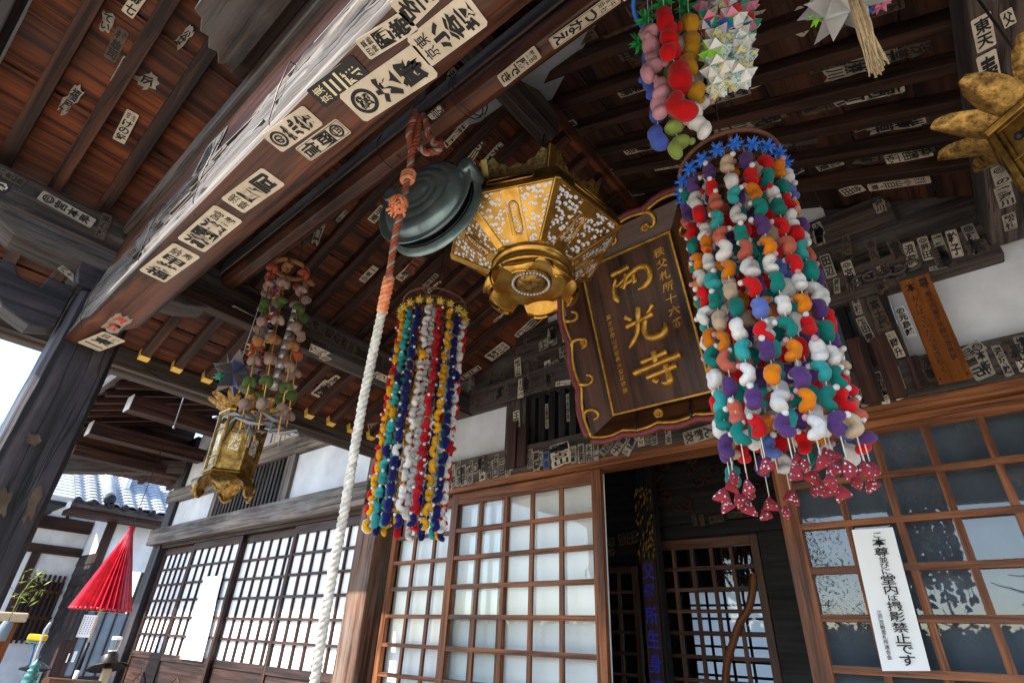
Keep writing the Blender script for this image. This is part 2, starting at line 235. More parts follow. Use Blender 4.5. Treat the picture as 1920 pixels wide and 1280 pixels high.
# ------------------------------------------------------------------ mesh builder
ORG = {}
class MB:
    def __init__(s): s.v = []; s.f = []; s.u = []; s.m = []; s.sm = []
    def face(s, pts, uvs=None, mat=0, smooth=False):
        k = len(s.v); s.v += [tuple(p) for p in pts]; s.f.append(tuple(range(k, k + len(pts))))
        s.u.append(uvs or [(p[0], p[1]) for p in pts]); s.m.append(mat); s.sm.append(smooth)
    def grid(s, rows, uvf=None, mat=0, smooth=True, close_u=False, close_v=False, matf=None):
        nr, nc = len(rows), len(rows[0]); k = len(s.v)
        for r in rows: s.v += [tuple(p) for p in r]
        for i in range(nr if close_v else nr - 1):
            for j in range(nc if close_u else nc - 1):
                i2, j2 = (i + 1) % nr, (j + 1) % nc
                s.f.append((k + i * nc + j, k + i * nc + j2, k + i2 * nc + j2, k + i2 * nc + j))
                if uvf: s.u.append([uvf(i, j), uvf(i, j + 1), uvf(i + 1, j + 1), uvf(i + 1, j)])
                else: s.u.append([(i * .05, j * .05), (i * .05, j * .05 + .05), (i * .05 + .05, j * .05 + .05), (i * .05 + .05, j * .05)])
                s.m.append(matf(i, j) if matf else mat); s.sm.append(smooth)
    def box(s, a, b, mat=0, X=None, o=None):
        """axis box from corner a to corner b in the frame (X = three axes, o = origin)"""
        a, b = V(a), V(b); lo = V(map(min, a, b)); hi = V(map(max, a, b)); d = hi - lo
        ax = max(range(3), key=lambda i: d[i]); oth = [i for i in range(3) if i != ax]
        ru, rv = random.random() * 9, random.random() * 9
        P = lambda p: (X[0] * p[0] + X[1] * p[1] + X[2] * p[2] + (o or V((0, 0, 0)))) if X else V(p)
        for i in range(3):
            j, k = (i + 1) % 3, (i + 2) % 3
            for sgn, val in ((0, lo[i]), (1, hi[i])):
                q = []
                for (cj, ck) in ((lo[j], lo[k]), (hi[j], lo[k]), (hi[j], hi[k]), (lo[j], hi[k])):
                    p = [0, 0, 0]; p[i] = val; p[j] = cj; p[k] = ck; q.append(p)
                if not sgn: q.reverse()
                if i == ax: uv = [(p[oth[0]] * .3 + ru, p[oth[1]] + rv) for p in q]
                else:
                    c = [t for t in oth if t != i][0]; uv = [(p[ax] + ru, p[c] + rv + i * .37) for p in q]
                s.face([P(p) for p in q], uv, mat)
    def beam(s, p0, p1, wd, ht, up=(0, 0, 1), mat=0):
        p0, p1 = V(p0), V(p1); x = (p1 - p0); L = x.length; x.normalize(); y = V(up).cross(x).normalized(); z = x.cross(y)
        s.box((0, -wd / 2, -ht / 2), (L, wd / 2, ht / 2), mat, (x, y, z), p0)
    def prism(s, poly, X, o, d, mat=0, mats=None):
        """outline poly in the plane of X[0], X[1], extruded by d along X[2]"""
        P = lambda a, b, c: V(o) + X[0] * a + X[1] * b + X[2] * c
        A = [P(a, b, 0) for a, b in poly]; B = [P(a, b, d) for a, b in poly]
        r = random.random() * 5; uv = [(a + r, b + r) for a, b in poly]
        s.face(A[::-1], uv[::-1], mat); s.face(B, uv, mat)
        acc = 0
        for i in range(len(poly)):
            j = (i + 1) % len(poly); l = (A[j] - A[i]).length
            s.face([A[i], A[j], B[j], B[i]], [(acc, 0), (acc + l, 0), (acc + l, d), (acc, d)], mats if mats is not None else mat); acc += l
    def tube(s, path, r, n=8, mat=0, closed=False, cap=True, flat_=1.0):
        path = [V(p) for p in path]; N = len(path); rows = []; prev = None
        for i, p in enumerate(path):
            if closed: t = path[(i + 1) % N] - path[i - 1]
            else: t = path[min(i + 1, N - 1)] - path[max(i - 1, 0)]
            t.normalize()
            if prev is None:
                a = V((0, 0, 1)) if abs(t.z) < .9 else V((1, 0, 0)); nx = a.cross(t).normalized()
            else: nx = (prev - t * prev.dot(t)).normalized()
            prev = nx; ny = t.cross(nx); rr = r[i] if hasattr(r, '__len__') else r
            rows.append([p + nx * cos(2 * pi * k / n) * rr + ny * sin(2 * pi * k / n) * rr * flat_ for k in range(n)])
        s.grid(rows, lambda i, j: (i * .03, j / n * .2), mat, True, True, closed)
        if cap and not closed:
            s.face(rows[0][::-1], None, mat); s.face(rows[-1], None, mat)
    def lathe(s, prof, o, X=None, n=24, mat=0, smooth=True, a0=0):
        X = X or (V((1, 0, 0)), V((0, 1, 0)), V((0, 0, 1))); o = V(o)
        rows = [[o + X[0] * (r * cos(a0 + 2 * pi * k / n)) + X[1] * (r * sin(a0 + 2 * pi * k / n)) + X[2] * z for k in range(n)] for r, z in prof]
        s.grid(rows, lambda i, j: (j / n * 1.2, prof[min(i, len(prof) - 1)][1]), mat, smooth, True)
    def ball(s, o, r, n=10, mat=0, sc=(1, 1, 1)):
        rows = [[V(o) + V((r * sc[0] * sin(pi * i / n) * cos(2 * pi * k / (n + 2)), r * sc[1] * sin(pi * i / n) * sin(2 * pi * k / (n + 2)), -r * sc[2] * cos(pi * i / n))) for k in range(n + 2)] for i in range(n + 1)]
        s.grid(rows, None, mat, True, True)
    def spikes(s, o, r0, r1, dirs, mats=(0,), w=0.5, seed=0):
        """folded paper ball: an icosphere whose every face rises to a point"""
        rg = random.Random(seed); o = V(o)
        for fc in ICO:
            c = (fc[0] + fc[1] + fc[2]).normalized(); ap = o + c * r1 * (1 + (rg.random() - .5) * w * .3)
            for k in range(3):
                s.face([o + fc[k] * r0, o + fc[(k + 1) % 3] * r0, ap], None, rg.choice(mats))
    def build(s, name, mats, parent=None, bevel=0, kind=None, merge=True):
        me = bpy.data.meshes.new(name); og = ORG.get(parent.name, V((0, 0, 0))) if parent else V((0, 0, 0))
        me.from_pydata([tuple(V(p) - og) for p in s.v], [], s.f)
        uv = me.uv_layers.new(name='UVMap'); k = 0
        for uvs in s.u:
            for q in uvs: uv.data[k].uv = q; k += 1
        for mt in (mats if isinstance(mats, (list, tuple)) else [mats]): me.materials.append(M[mt] if isinstance(mt, str) else mt)
        me.polygons.foreach_set('material_index', s.m); me.polygons.foreach_set('use_smooth', s.sm)
        if merge:
            bm = bmesh.new(); bm.from_mesh(me); bmesh.ops.remove_doubles(bm, verts=bm.verts, dist=2e-5); bmesh.ops.recalc_face_normals(bm, faces=bm.faces); bm.to_mesh(me); bm.free()
        me.update(); ob = bpy.data.objects.new(name, me); COL.objects.link(ob)
        if parent: ob.parent = parent; ORG[ob.name] = og
        else: ORG[ob.name] = V((0, 0, 0))
        if bevel:
            md = ob.modifiers.new('edge', 'BEVEL'); md.width = bevel; md.segments = 2; md.limit_method = 'ANGLE'; md.angle_limit = rad(50)
        if kind: ob['kind'] = kind
        return ob
def ico():
    bm = bmesh.new(); bmesh.ops.create_icosphere(bm, subdivisions=1, radius=1); r = [[v.co.normalized().copy() for v in f.verts] for f in bm.faces]; bm.free(); return r
ICO = ico()
def thing(name, label, cat, loc=(0, 0, 0), group=None):
    o = bpy.data.objects.new(name, None); COL.objects.link(o); o.location = loc; o.empty_display_size = .1
    ORG[o.name] = V(loc); return tag(o, label, cat, group)
def tag(o, label, cat, group=None):
    o['label'] = label; o['category'] = cat
    if group: o['group'] = group
    return o
def dup(root, loc, rz, label):
    c = root.copy(); COL.objects.link(c); c.location = loc; c.rotation_euler = (0, 0, rz); c['label'] = label
    for ch in list(root.children):
        d = ch.copy(); COL.objects.link(d); d.parent = c
        for g in list(ch.children):
            e = g.copy(); COL.objects.link(e); e.parent = d
    return c
EX, EY, EZ = V((1, 0, 0)), V((0, 1, 0)), V((0, 0, 1))

# ------------------------------------------------------------------ lettering
GL = {}
def glyph(ch, bold=0.022):
    k = (ch, bold)
    if k not in GL:
        cu = bpy.data.curves.new('t', 'FONT'); cu.body = ch; cu.offset = bold; cu.resolution_u = 2
        o = bpy.data.objects.new('t', cu); me = bpy.data.meshes.new_from_object(o)
        vs_ = [(v.co.x, v.co.y) for v in me.vertices]; fs = [tuple(p.vertices) for p in me.polygons]
        bpy.data.objects.remove(o); bpy.data.curves.remove(cu); bpy.data.meshes.remove(me)
        if vs_:
            x0, x1 = min(v[0] for v in vs_), max(v[0] for v in vs_); y0, y1 = min(v[1] for v in vs_), max(v[1] for v in vs_)
            m_ = max(x1 - x0, y1 - y0, .35)
            vs_ = [((x - (x0 + x1) / 2) / m_, (y - (y0 + y1) / 2) / m_) for x, y in vs_]
        GL[k] = (vs_, fs)
    return GL[k]
def put(mb, ch, c, r, d, w, h, mat, bold=.022, wob=0.0):
    """one character centred at c; r = its right, d = its down, w, h = its size"""
    vs_, fs = glyph(ch, bold); k = len(mb.v); a = (random.random() - .5) * wob; sh = (random.random() - .5) * wob
    for x, y in vs_:
        x, y = x + y * sh, y + x * a
        mb.v.append(tuple(c + r * (x * w) - d * (y * h)))
    for f in fs: mb.f.append(tuple(k + i for i in f)); mb.u.append([(0, 0)] * len(f)); mb.m.append(mat); mb.sm.append(False)
def column(mb, text, c0, r, d, w, L, mat, bold=.022, fill=.88, wob=.1):
    n = len(text); st = L / n
    for i, ch in enumerate(text):
        if ch == ' ': continue
        put(mb, ch, c0 + d * (st * (i + .5)), r, d, w, st * fill, mat, bold, wob)
def slip(parent, P0, P1, nrm, w, text, small='', mats=('paper', 'ink'), border=False, lift=.0014, name='paper_slip', torn=.0, circ=None, bold=.03, label=None):
    """a votive name slip stuck on a surface: P0 head, P1 foot, nrm outward normal"""
    nrm = V(nrm).normalized(); d = (P1 - P0); d -= nrm * d.dot(nrm); L = d.length; d.normalize(); r = nrm.cross(d)   # right-hand side as seen by someone facing the surface
    o = P0 + nrm * lift; mb = MB(); rg = random.Random(int(abs(P0.x * 977 + P0.z * 331) * 10))
    pts = []
    for (a, b, dx, dy) in ((-.5, 0, 1, 0), (.5, 0, 0, 1), (.5, 1, -1, 0), (-.5, 1, 0, -1)):
        steps = 5 if torn else 1
        for k in range(steps):
            t = k / steps; aa = a + dx * t; bb = b + dy * t; j = torn * (rg.random() - .5) if torn else 0
            pts.append((aa * w + j * w * (1 if dy else .3), bb * L + j * L * (1 if dx else .3)))
    if not torn:
        q = min(w, L) * .08; pts = [(-w / 2 + q, 0), (w / 2 - q, 0), (w / 2, q), (w / 2, L - q), (w / 2 - q, L), (-w / 2 + q, L), (-w / 2, L - q), (-w / 2, q)]
    mb.prism([(a, b) for a, b in pts], (r, d, -nrm), o, .0009)
    e = nrm * .0009
    if border:
        bw = w * .03; m_ = w * .07
        for (x0, y0, x1, y1) in ((-w / 2 + m_, m_, w / 2 - m_, m_ + bw), (-w / 2 + m_, L - m_ - bw, w / 2 - m_, L - m_), (-w / 2 + m_, m_ + bw, -w / 2 + m_ + bw, L - m_ - bw), (w / 2 - m_ - bw, m_ + bw, w / 2 - m_, L - m_ - bw)):
            mb.face([o + e + r * a + d * b for a, b in ((x0, y0), (x1, y0), (x1, y1), (x0, y1))], None, 1)
    top = L * .05; bot = L * .95
    if circ:
        cr = min(w * .38, L * .2); cc = o + e + d * (top + cr) ; ri = cr * .72
        for k in range(20):
            a, b = 2 * pi * k / 20, 2 * pi * (k + 1) / 20
            mb.face([cc + r * (cos(x) * R) + d * (sin(x) * R) for x, R in ((a, cr), (b, cr), (b, ri), (a, ri))], None, 1)
        put(mb, circ, cc, r, d, cr * 1.15, cr * 1.15, 1, bold); top += cr * 2.1
    if small:
        ns = small.split('/'); h = (bot - top) * (.24 if text else 1); sw = w * .8 / max(len(ns), 1)
        for i, c in enumerate(ns):
            x = (len(ns) - 1) / 2 - i
            column(mb, c, o + e + r * (x * sw) + d * top, r, d, min(sw * .85, h / len(c) * 1.2), h, 1, .008)
        top += h * 1.06
    if text:
        cols = text.split('/'); cw = w * .9 / len(cols)
        for i, c in enumerate(cols):
            x = (len(cols) - 1) / 2 - i
            column(mb, c, o + e + r * (x * cw) + d * top, r, d, cw * .9, bot - top, 1, bold if len(cols) == 1 else .012, .95)
    ob = mb.build(name, [mats[0], mats[1]], parent, merge=False)
    if label: ob['label'] = label
    return ob
def pslip(parent, plane, h, f, wpx, text, nrm, **kw):
    """a slip given by the photo pixels of its head and foot and its width across, on a real plane"""
    a = onp(*h, *plane); b = onp(*f, *plane); c = ((h[0] + f[0]) / 2, (h[1] + f[1]) / 2)
    dx, dy = f[0] - h[0], f[1] - h[1]; l = math.hypot(dx, dy); px, py = -dy / l * wpx / 2, dx / l * wpx / 2
    p, q = onp(c[0] + px, c[1] + py, *plane), onp(c[0] - px, c[1] - py, *plane)
    dd = (b - a).normalized(); e = q - p; wv = (e - dd * e.dot(dd)).length
    return slip(parent, a, b, nrm, wv, text, **kw)

# ================================================================== SETTING
mb = MB(); mb.box((-400, -400, GZ - .5), (400, 400, GZ)); mb.build('ground', 'grav', kind='structure')
mb = MB(); mb.box((-4.6, -14, GZ - .2), (2.6, 1.0, GZ + .03)); mb.build('path', 'pave', kind='structure')

# ================================================================== PORCH
porch = thing('temple_porch', 'weathered timber gabled porch roof with red brown rafters covered in paper name slips', 'porch', (-1.05, .3, GZ))
def boards(name, sgn, xa, xb, mat):
    """ceiling planks laid along Y on top of the rafters of one slope"""
    mb = MB(); x = xa; k = 0
    while x < xb:
        x2 = min(x + .205 + random.random() * .03, xb)
        zf = lambda xx: 2.37 - LSL * abs(xx + 1.05) + .0665 + (k % 2) * .011
        a, b = (-1.05 - x, -1.05 - x2) if sgn < 0 else (-1.05 + x, -1.05 + x2 )
        y0, y1 = -.36, 2.66
        P = [V((a, y0, zf(a))), V((b, y0, zf(b) - .002)), V((b, y1, zf(b) - .002)), V((a, y1, zf(a)))]
        up = V((0, 0, .018)); ru, rv = random.random() * 7, random.random() * 7; wd = x2 - x
        q = [(ru, rv), (ru, rv + wd), (ru + y1 - y0, rv + wd), (ru + y1 - y0, rv)]
        mb.face(P, q); mb.face([p + up for p in P][::-1], q[::-1])
        for i in range(4): mb.face([P[i], P[i] + up, P[(i + 1) % 4] + up, P[(i + 1) % 4]], None)
        x = x2 + .004; k += 1
    return mb.build(name, mat, porch)
ceilL = boards('ceiling_boards', -1, .0, 2.52, 'ceil_lit')
ceilR = boards('ceiling_boards', 1, .0, 2.52, 'ceil_shade')
mb = MB()   # outer roof covering, seen only edge-on
for sg in (-1, 1):
    x1 = -1.05 + sg * 2.62; z1 = 2.37 - LSL * 2.62 + .12
    P = [V((-1.05, -.42, 2.37 + .12)), V((x1, -.42, z1)), V((x1, 2.72, z1)), V((-1.05, 2.72, 2.37 + .12))]
    mb.face(P if sg < 0 else P[::-1]); mb.face([p + V((0, 0, .05)) for p in P][::-1])
    for i in range(4): mb.face([P[i], P[i] + V((0, 0, .05)), P[(i + 1) % 4] + V((0, 0, .05)), P[(i + 1) % 4]])
mb.build('roof_covering', 'tile', porch)
ang = math.atan(LSL)
for sg, mat in ((-1, 'rafter'), (1, 'rafter_d')):  # right-slope rafters take the darker wood: their shade is in the colour
    for i in range(16):
        y = -.215 + .1825 * i
        if y > 2.52: break
        ax = V((sg * cos(ang), 0, -sin(ang))); up = V((sg * sin(ang), 0, cos(ang)))
        L = 2.44 / cos(ang) if sg < 0 else 2.3
        mb = MB(); o = V((-1.05 + sg * .03, y, 2.37 - LSL * .03))
        mb.box((0, -.026, 0), (L - .03, .026, .06 + (i % 3) * .0007), 0, (ax, EY, up), o)
        rf = mb.build('rafter', mat, porch, bevel=.003)
        if sg < 0:
            mb = MB(); mb.box((L - .029, -.0275, -.0015), (L - .016, .0275, .0615), 0, (ax, EY, up), o); mb.box((L - .06, -.0285, -.003), (L - .0295, .0285, .0585), 0, (ax, EY, up), o)
            mb.build('gilt_cap', 'giltcap', rf)
# eave gutter, fascia boards, barge boards
mb = MB(); mb.box((-3.575, -.4, 1.30), (-3.535, 2.57, 1.42)); mb.build('eave_board', 'greyb', porch, bevel=.004)
mb = MB(); rows = []
for y in [-.5 + .31 * k for k in range(11)]: rows.append([V((-3.63 + .05 * cos(a), y, 1.325 + .05 * sin(a))) for a in [pi + pi * k / 8 for k in range(9)]])
mb.grid(rows); 
gut = mb.build('gutter', 'greyb', porch)
for sg in (-1, 1):
    mb = MB(); mb.beam((-1.05, -.40, 2.40), (-1.05 + sg * 2.6, -.40, 2.40 - LSL * 2.6), .05, .2); mb.build('barge_board', 'pillar', porch, bevel=.006)
# ridge beam (ends inside), king strut
mb = MB(); mb.box((-1.15, -.36, 2.2), (-1.035, 1.46, 2.36)); ridge = mb.build('ridge_beam', 'greyb', porch, bevel=.006)
mb = MB(); mb.box((-1.13, .68, 1.66), (-1.06, .76, 2.2)); mb.build('strut', 'rafter_d', porch, bevel=.004)
# purlins
mb = MB(); mb.box((-2.79, -.37, 1.45), (-2.64, 2.60, 1.625)); ketaL = mb.build('purlin', 'greyb', porch, bevel=.008)
mb = MB(); mb.box((.375, -.37, 1.53), (.53, 2.60, 1.70)); ketaR = mb.build('purlin', 'greyb', porch, bevel=.008)
mb = MB(); mb.box((-2.70, .50, 1.395), (-2.615, 1.25, 1.448)); mb.build('packing_board', 'rafter_d', porch, bevel=.004)
# pillars
def pillar(x0, x1):
    mb = MB(); n = 30; rows = []
    sec = [(x0 + .02, .21), (x1 - .02, .21), (x1, .23), (x1, .42), (x1 - .02, .44), (x0 + .02, .44), (x0, .42), (x0, .23)]
    cxx = (x0 + x1) / 2
    for i in range(n + 1):
        z = GZ + .12 + (1.25 - GZ - .12) * i / n; k = 1 - .07 * (i / n) ** 3
        rows.append([V((cxx + (a - cxx) * k + random.uniform(-.0015, .0015), .325 + (b - .325) * k + random.uniform(-.0015, .0015), z)) for a, b in sec])
    ru = random.random() * 5
    mb.grid(rows, lambda i, j: (ru + i * .085, j * .11), smooth=False, close_u=True)
    mb.face(rows[-1]); return mb.build('pillar', 'pillar', porch, bevel=.004)
pilL = pillar(-2.88, -2.645); pilR = pillar(.40, .62)
for sg, x0, x1 in ((-1, -2.93, -2.60), (1, .36, .66)):
    mb = MB(); mb.box((x0, .16, GZ), (x1, .49, GZ + .12)); mb.build('base_stone', 'pave', porch, bevel=.02)
# boards nailed round the pillar foot and shoulder, peeling papers
for (z0, z1, y0, y1) in ((.02, .30, .225, .31), (-.22, .06, .235, .33)):
    mb = MB(); mb.box((-2.644, y0, z0), (-2.622, y1, z1)); mb.build('patch_board', 'rafter_d', porch, bevel=.003)
# bearing block, bracket arm and nose on the left pillar
mb = MB()
mb.prism([(-.13, 0), (.13, 0), (.155, .07), (.155, .125), (-.155, .125), (-.155, .07)], (EY, EZ, EX), (-2.90, .325, 1.2505), .27)
mb.build('bearing_block', 'pillar', porch, bevel=.004)
mb = MB(); mb.prism([(-.42, .10), (-.44, .04), (-.36, .005), (-.2, 0), (.2, 0), (.3, .01), (.40, .05), (.44, .10)], (EY, EZ, EX), (-2.80, .30, 1.348), .17); mb.build('bracket_arm', 'greyb', porch, bevel=.006)
mb = MB(); pf = [(-.02, .02), (-.10, -.01), (-.20, .03), (-.27, .11), (-.30, .20), (-.24, .22), (-.20, .17), (-.13, .16), (-.12, .22), (-.02, .22)]
mb.prism(pf, (EY, EZ, EX), (-2.83, .225, 1.05), .12); nose = mb.build('carved_nose', 'pillar', porch, bevel=.006)
mb = MB(); mb.prism([(0, 0), (.10, -.02), (.2, .03), (.24, .12), (.2, .16), (0, .16)], (-EX, EZ, EY), (-2.87, .25, 1.06), .13); mb.build('carved_nose', 'pillar', porch, bevel=.006)

# front beam: worn, sun-bleached outer face, brown slip-covered underside
mb = MB(); nseg = 170; X0, X1 = -2.66, 1.2
import mathutils
nz = lambda *a: mathutils.noise.fractal(V(a), 0.8, 2.1, 5)
sec = [(.252, 1.318), (.249, 1.28), (.247, 1.24), (.247, 1.20), (.2465, 1.16), (.246, 1.12), (.246, 1.08), (.246, 1.052), (.2475, 1.048), (.2475, 1.040), (.245, 1.036), (.245, 1.008), (.249, 1.0), (.30, .998), (.345, .998), (.378, 1.002), (.402, 1.020), (.418, 1.052), (.425, 1.10), (.425, 1.318)]
rows = []
for i in range(nseg + 1):
    x = X0 + (X1 - X0) * i / nseg; r = []
    for j, (y, z) in enumerate(sec):
        d = 0
        if 1 <= j <= 7: d = max(0, nz(x * 2.2, z * 26, 3.1)) * .030 + nz(x * 9, z * 60, 1.2) * .006
        if j == 0: d = .012 + nz(x * 6, 0, 7.7) * .014
        yy = y + d
        k = min(1, max(0, (x + 2.42) / .12)); k = k * k * (3 - 2 * k)      # the sleeve cut beside the pillar
        if j >= 12: yy -= (1 - k) * .028 * (1 if j >= 15 else .3)
        zz = z + ((1 - k) * .012 if 11 <= j <= 17 else 0)
        r.append(V((x, yy, zz)))
    rows.append(r)
su = [0]
for a, b in zip(sec, sec[1:]): su.append(su[-1] + math.hypot(b[0] - a[0], b[1] - a[1]))
mb.grid(rows, lambda i, j: (X0 + (X1 - X0) * i / nseg, su[min(j, len(su) - 1)]), smooth=True, matf=lambda i, j: 1 if j < 12 else 0)
mb.face(rows[0]); front = mb.build('front_beam', ['beam', 'bright'], porch)
md = front.modifiers.new('s', 'EDGE_SPLIT'); md.split_angle = rad(38)
mb = MB(); mb.box((-2.66, .268, 1.3195), (1.2, .38, 1.56)); uf = mb.build('upper_front_beam', 'beam', porch, bevel=.012)
mb = MB(); mb.box((-2.62, .243, 1.5605), (1.2, .37, 1.66)); ut = mb.build('beam_top_board', 'greyb', porch, bevel=.012)
mb = MB()   # rough splinters of the outer face
for k in range(60):
    x = random.uniform(-2.3, .4); z = random.uniform(1.08, 1.30); l = random.uniform(.05, .3)
    mb.beam((x, .251 + random.random() * .006, z), (x + l, .252 + random.random() * .006, z + random.uniform(-.008, .008)), random.uniform(.004, .014), random.uniform(.004, .012))
mb.build('splintered_grain', 'bright', front)
for x in (-2.48, -1.86, -1.44, -1.02):   # wire staples
    mb = MB(); mb.tube([(x, .30, 1.30), (x + .005, .238, 1.28), (x + .012, .235, 1.16), (x + .02, .24, 1.04), (x + .02, .26, .995)], .0016, 5); mb.build('wire_staple', 'wire', porch)
# carved strut board lying above the beam
mb = MB(); out = [(0, 0), (.012, .03), (-.01, .05), (.03, .07), (.02, .095), (.06, .11), (.055, .135), (.1, .15), (.11, .175), (1.5, .175), (1.5, 0)]
mb.prism(out, (EX, -EY, EZ), (-1.47, .205, 1.615), .16); fb = mb.build('carved_strut_board', 'greyb', porch, bevel=.004)
mb = MB(); mb.box((-1.52, .20, 1.6605), (.6, .242, 1.72)); mb.build('moulding', 'rafter_d', porch, bevel=.006)
# tie beam the gong hangs from
mb = MB(); mb.prism([(.698, 1.655), (.703, 1.575), (.722, 1.55), (.765, 1.548), (.792, 1.568), (.80, 1.61), (.80, 1.68), (.70, 1.68)], (EY, EZ, EX), (-2.66, 0, 0), 3.2)
mb.f and None
tie = mb.build('tie_beam', 'beam', porch, bevel=.006)
for f_ in tie.data.polygons:
    pass
# re-unwrap the tie beam so that its grain runs along it
ul = tie.data.uv_layers[0].data
for p in tie.data.polygons:
    for li in p.loop_indices:
        c = tie.data.vertices[tie.data.loops[li].vertex_index].co; ul[li].uv = (c.x, c.y + c.z)
mb = MB(); mb.box((-2.64, .6985 - .012, 1.60), (.4, .6965, 1.675)); mb.build('tie_beam_face', 'greyb', porch, bevel=.003)
for x in (-1.30, -.92, -.90):
    mb = MB(); mb.tube([(x + .01 * cos(a), .75 + .075 * cos(a), 1.612 + .085 * sin(a)) for a in [2 * pi * k / 14 for k in range(14)]], .0022, 5, closed=True); mb.build('wire_binding', 'wire', porch)

# ---- slips on the porch
DN = (0, 0, -1)
FB = ((0, 0, 1), 0.9975)
def fbs(h, f, wd, text, **kw): return pslip(front, FB, h, f, wd, text, DN, **kw)
fbs((785, 100), (895, 15), 74, '小谷坂', small='東/京', bold=.05)
fbs((805, -25), (752, 30), 64, '三名')
fbs((680, 95), (772, 37), 47, '岡帯', small='葛飾/四神', bold=.04)
fbs((660, 205), (800, 112), 74, '次郎', circ='鷲', bold=.055)
fbs((592, 186), (678, 122), 50, '三雅', small='東/京', bold=.03, mats=('slipk', 'cream'))
fbs((510, 270), (588, 215), 50, '荒翁', circ='の', bold=.045)
fbs((645, 235), (568, 290), 38, '岡信', circ='巴', border=True)
fbs((436, 386), (514, 330), 50, '勇司', small='浅/草', bold=.045)
fbs((430, 399), (358, 460), 56, '瀧國清', small='鷲/宮', bold=.04)
fbs((352, 468), (285, 518), 50, '甲業福', small='奉/納')
fbs((235, 592), (205, 620), 30, '祭', mats=('paperg', 'inkr'), torn=.2)
fbs((216, 630), (166, 650), 32, '東一', small='八丁/目')
pslip(uf, ((0, 1, 0), .265), (408, 278), (368, 318), 32, '飯倉町', (0, -1, 0), mats=('paperg', 'ink'))
# tie beam
TB = ((0, 0, 1), 1.547)
TBN = V((0, -.35, -1)).normalized()
TBP = (tuple(TBN), TBN.dot(V((-1, .735, 1.5465))))
for (h, f, wd, tx, kw) in [((1010, 95), (940, 152), 26, '勝でき', dict(small='宮/鷲')), ((1160, -8), (1035, 82), 24, 'つなえ', dict(small='千社/睦会', border=True)), ((1215, -45), (1165, -8), 24, '東半', {})]:
    pslip(tie, TBP, h, f, wd, tx, tuple(TBN), lift=.010, **kw)
pslip(tie, TBP, (832, 200), (806, 222), 20, '新三郎', tuple(TBN), mats=('slipk', 'paper'), lift=.008)
# left ceiling (boards are .062 above the rafter undersides)
LN = V((LSL, 0, -1)).normalized(); CB = (LEFT[0], LSC + .0645); RB = (LEFT[0], LSC - .002)
RN = V((-LSL, 0, -1)).normalized(); RCB = (RGT[0], RSC + .0645)
def cl(h, f, wd, tx, par=None, plane=CB, **kw): return pslip(par or ceilL, plane, h, f, wd, tx, tuple(LN), lift=.0025, **kw)
cl((250, 210), (222, 265), 26, 'けの好', small='浅/草')
cl((265, -12), (238, 28), 28, '郎七')
cl((205, 25), (195, 58), 22, 'てい', mats=('paperg', 'ink'), torn=.2)
cl((232, 55), (205, 112), 26, '村雄司', mats=('paperd', 'ink'))
cl((360, 55), (330, 85), 16, '谷', mats=('paperg', 'ink'), torn=.4)
cl((268, 138), (285, 165), 30, '今', mats=('paperg', 'ink'), torn=.35)
cl((150, 165), (115, 210), 22, '福尾', mats=('paperg', 'ink'), torn=.3)
cl((238, 108), (212, 155), 14, '里神戸', mats=('paperg', 'ink'))
cl((705, 500), (678, 527), 13, '一郎の')
cl((790, 480), (765, 515), 20, '二八', mats=('paperd', 'inkr'))
cl((620, 715), (595, 740), 22, '京', mats=('paper', 'ink'), small='小')
cl((640, 707), (592, 742), 20, '旗谷口')
cl((560, 725), (535, 745), 18, '小岩', mats=('paper', 'ink'))
cl((1015, 590), (970, 632), 15, '蒲田川口')
cl((950, 645), (915, 672), 17, '川越睦', small='東/京')
cl((912, 635), (885, 660), 12, '深川会', mats=('paper', 'ink'))
cl((900, 687), (865, 710), 9, '口口', mats=('paper', 'ink'))
cl((830, 530), (805, 550), 14, '神田')
cl((950, 590), (930, 606), 14, '松田')
cl((720, 795), (690, 800), 12, '井上', mats=('paperg', 'ink'))
cl((610, 395), (590, 455), 14, '野口', mats=('paperg', 'ink'), torn=.2)
cl((650, 395), (632, 415), 8, '下谷', mats=('paperg', 'ink'))
cl((905, 262), (880, 300), 16, 'ら川', mats=('paperd', 'cream'))
cl((945, 272), (905, 315), 20, '井平', border=True)
cl((455, 655), (440, 665), 14, '川', mats=('paperg', 'ink'), torn=.3)
cl((720, 388), (695, 415), 16, '宗東', mats=('paper', 'ink'))
# left purlin, inner face (facing +X) and underside
KX = ((1, 0, 0), -2.637)
for (h, f, wd, tx, kw) in [((8, 325), (45, 345), 16, '倉橋勇', dict(mats=('paperd', 'ink'))), ((75, 365), (175, 420), 20, '宮本寿', dict(circ='巴', mats=('paperg', 'ink'))), ((-14, 340), (16, 356), 18, '心', dict(mats=('slipk', 'paper'))),
                           ((608, 620), (655, 648), 20, '司の康', dict(mats=('paperd', 'ink'))), ((662, 655), (720, 682), 20, '郎太', dict(mats=('paperd', 'ink'))), ((590, 600), (596, 622), 14, '屋', dict(mats=('paperd', 'ink'))), ((825, 745), (860, 762), 14, '東', dict(mats=('paperd', 'ink'), border=True))]:
    pslip(ketaL, KX, h, f, wd, tx, (1, 0, 0), **kw)
pslip(ketaL, KX, (202, 402), (186, 448), 20, '東石勝', (1, 0, 0), mats=('paperd', 'ink'), border=True)
KB = ((0, 0, 1), 1.447)
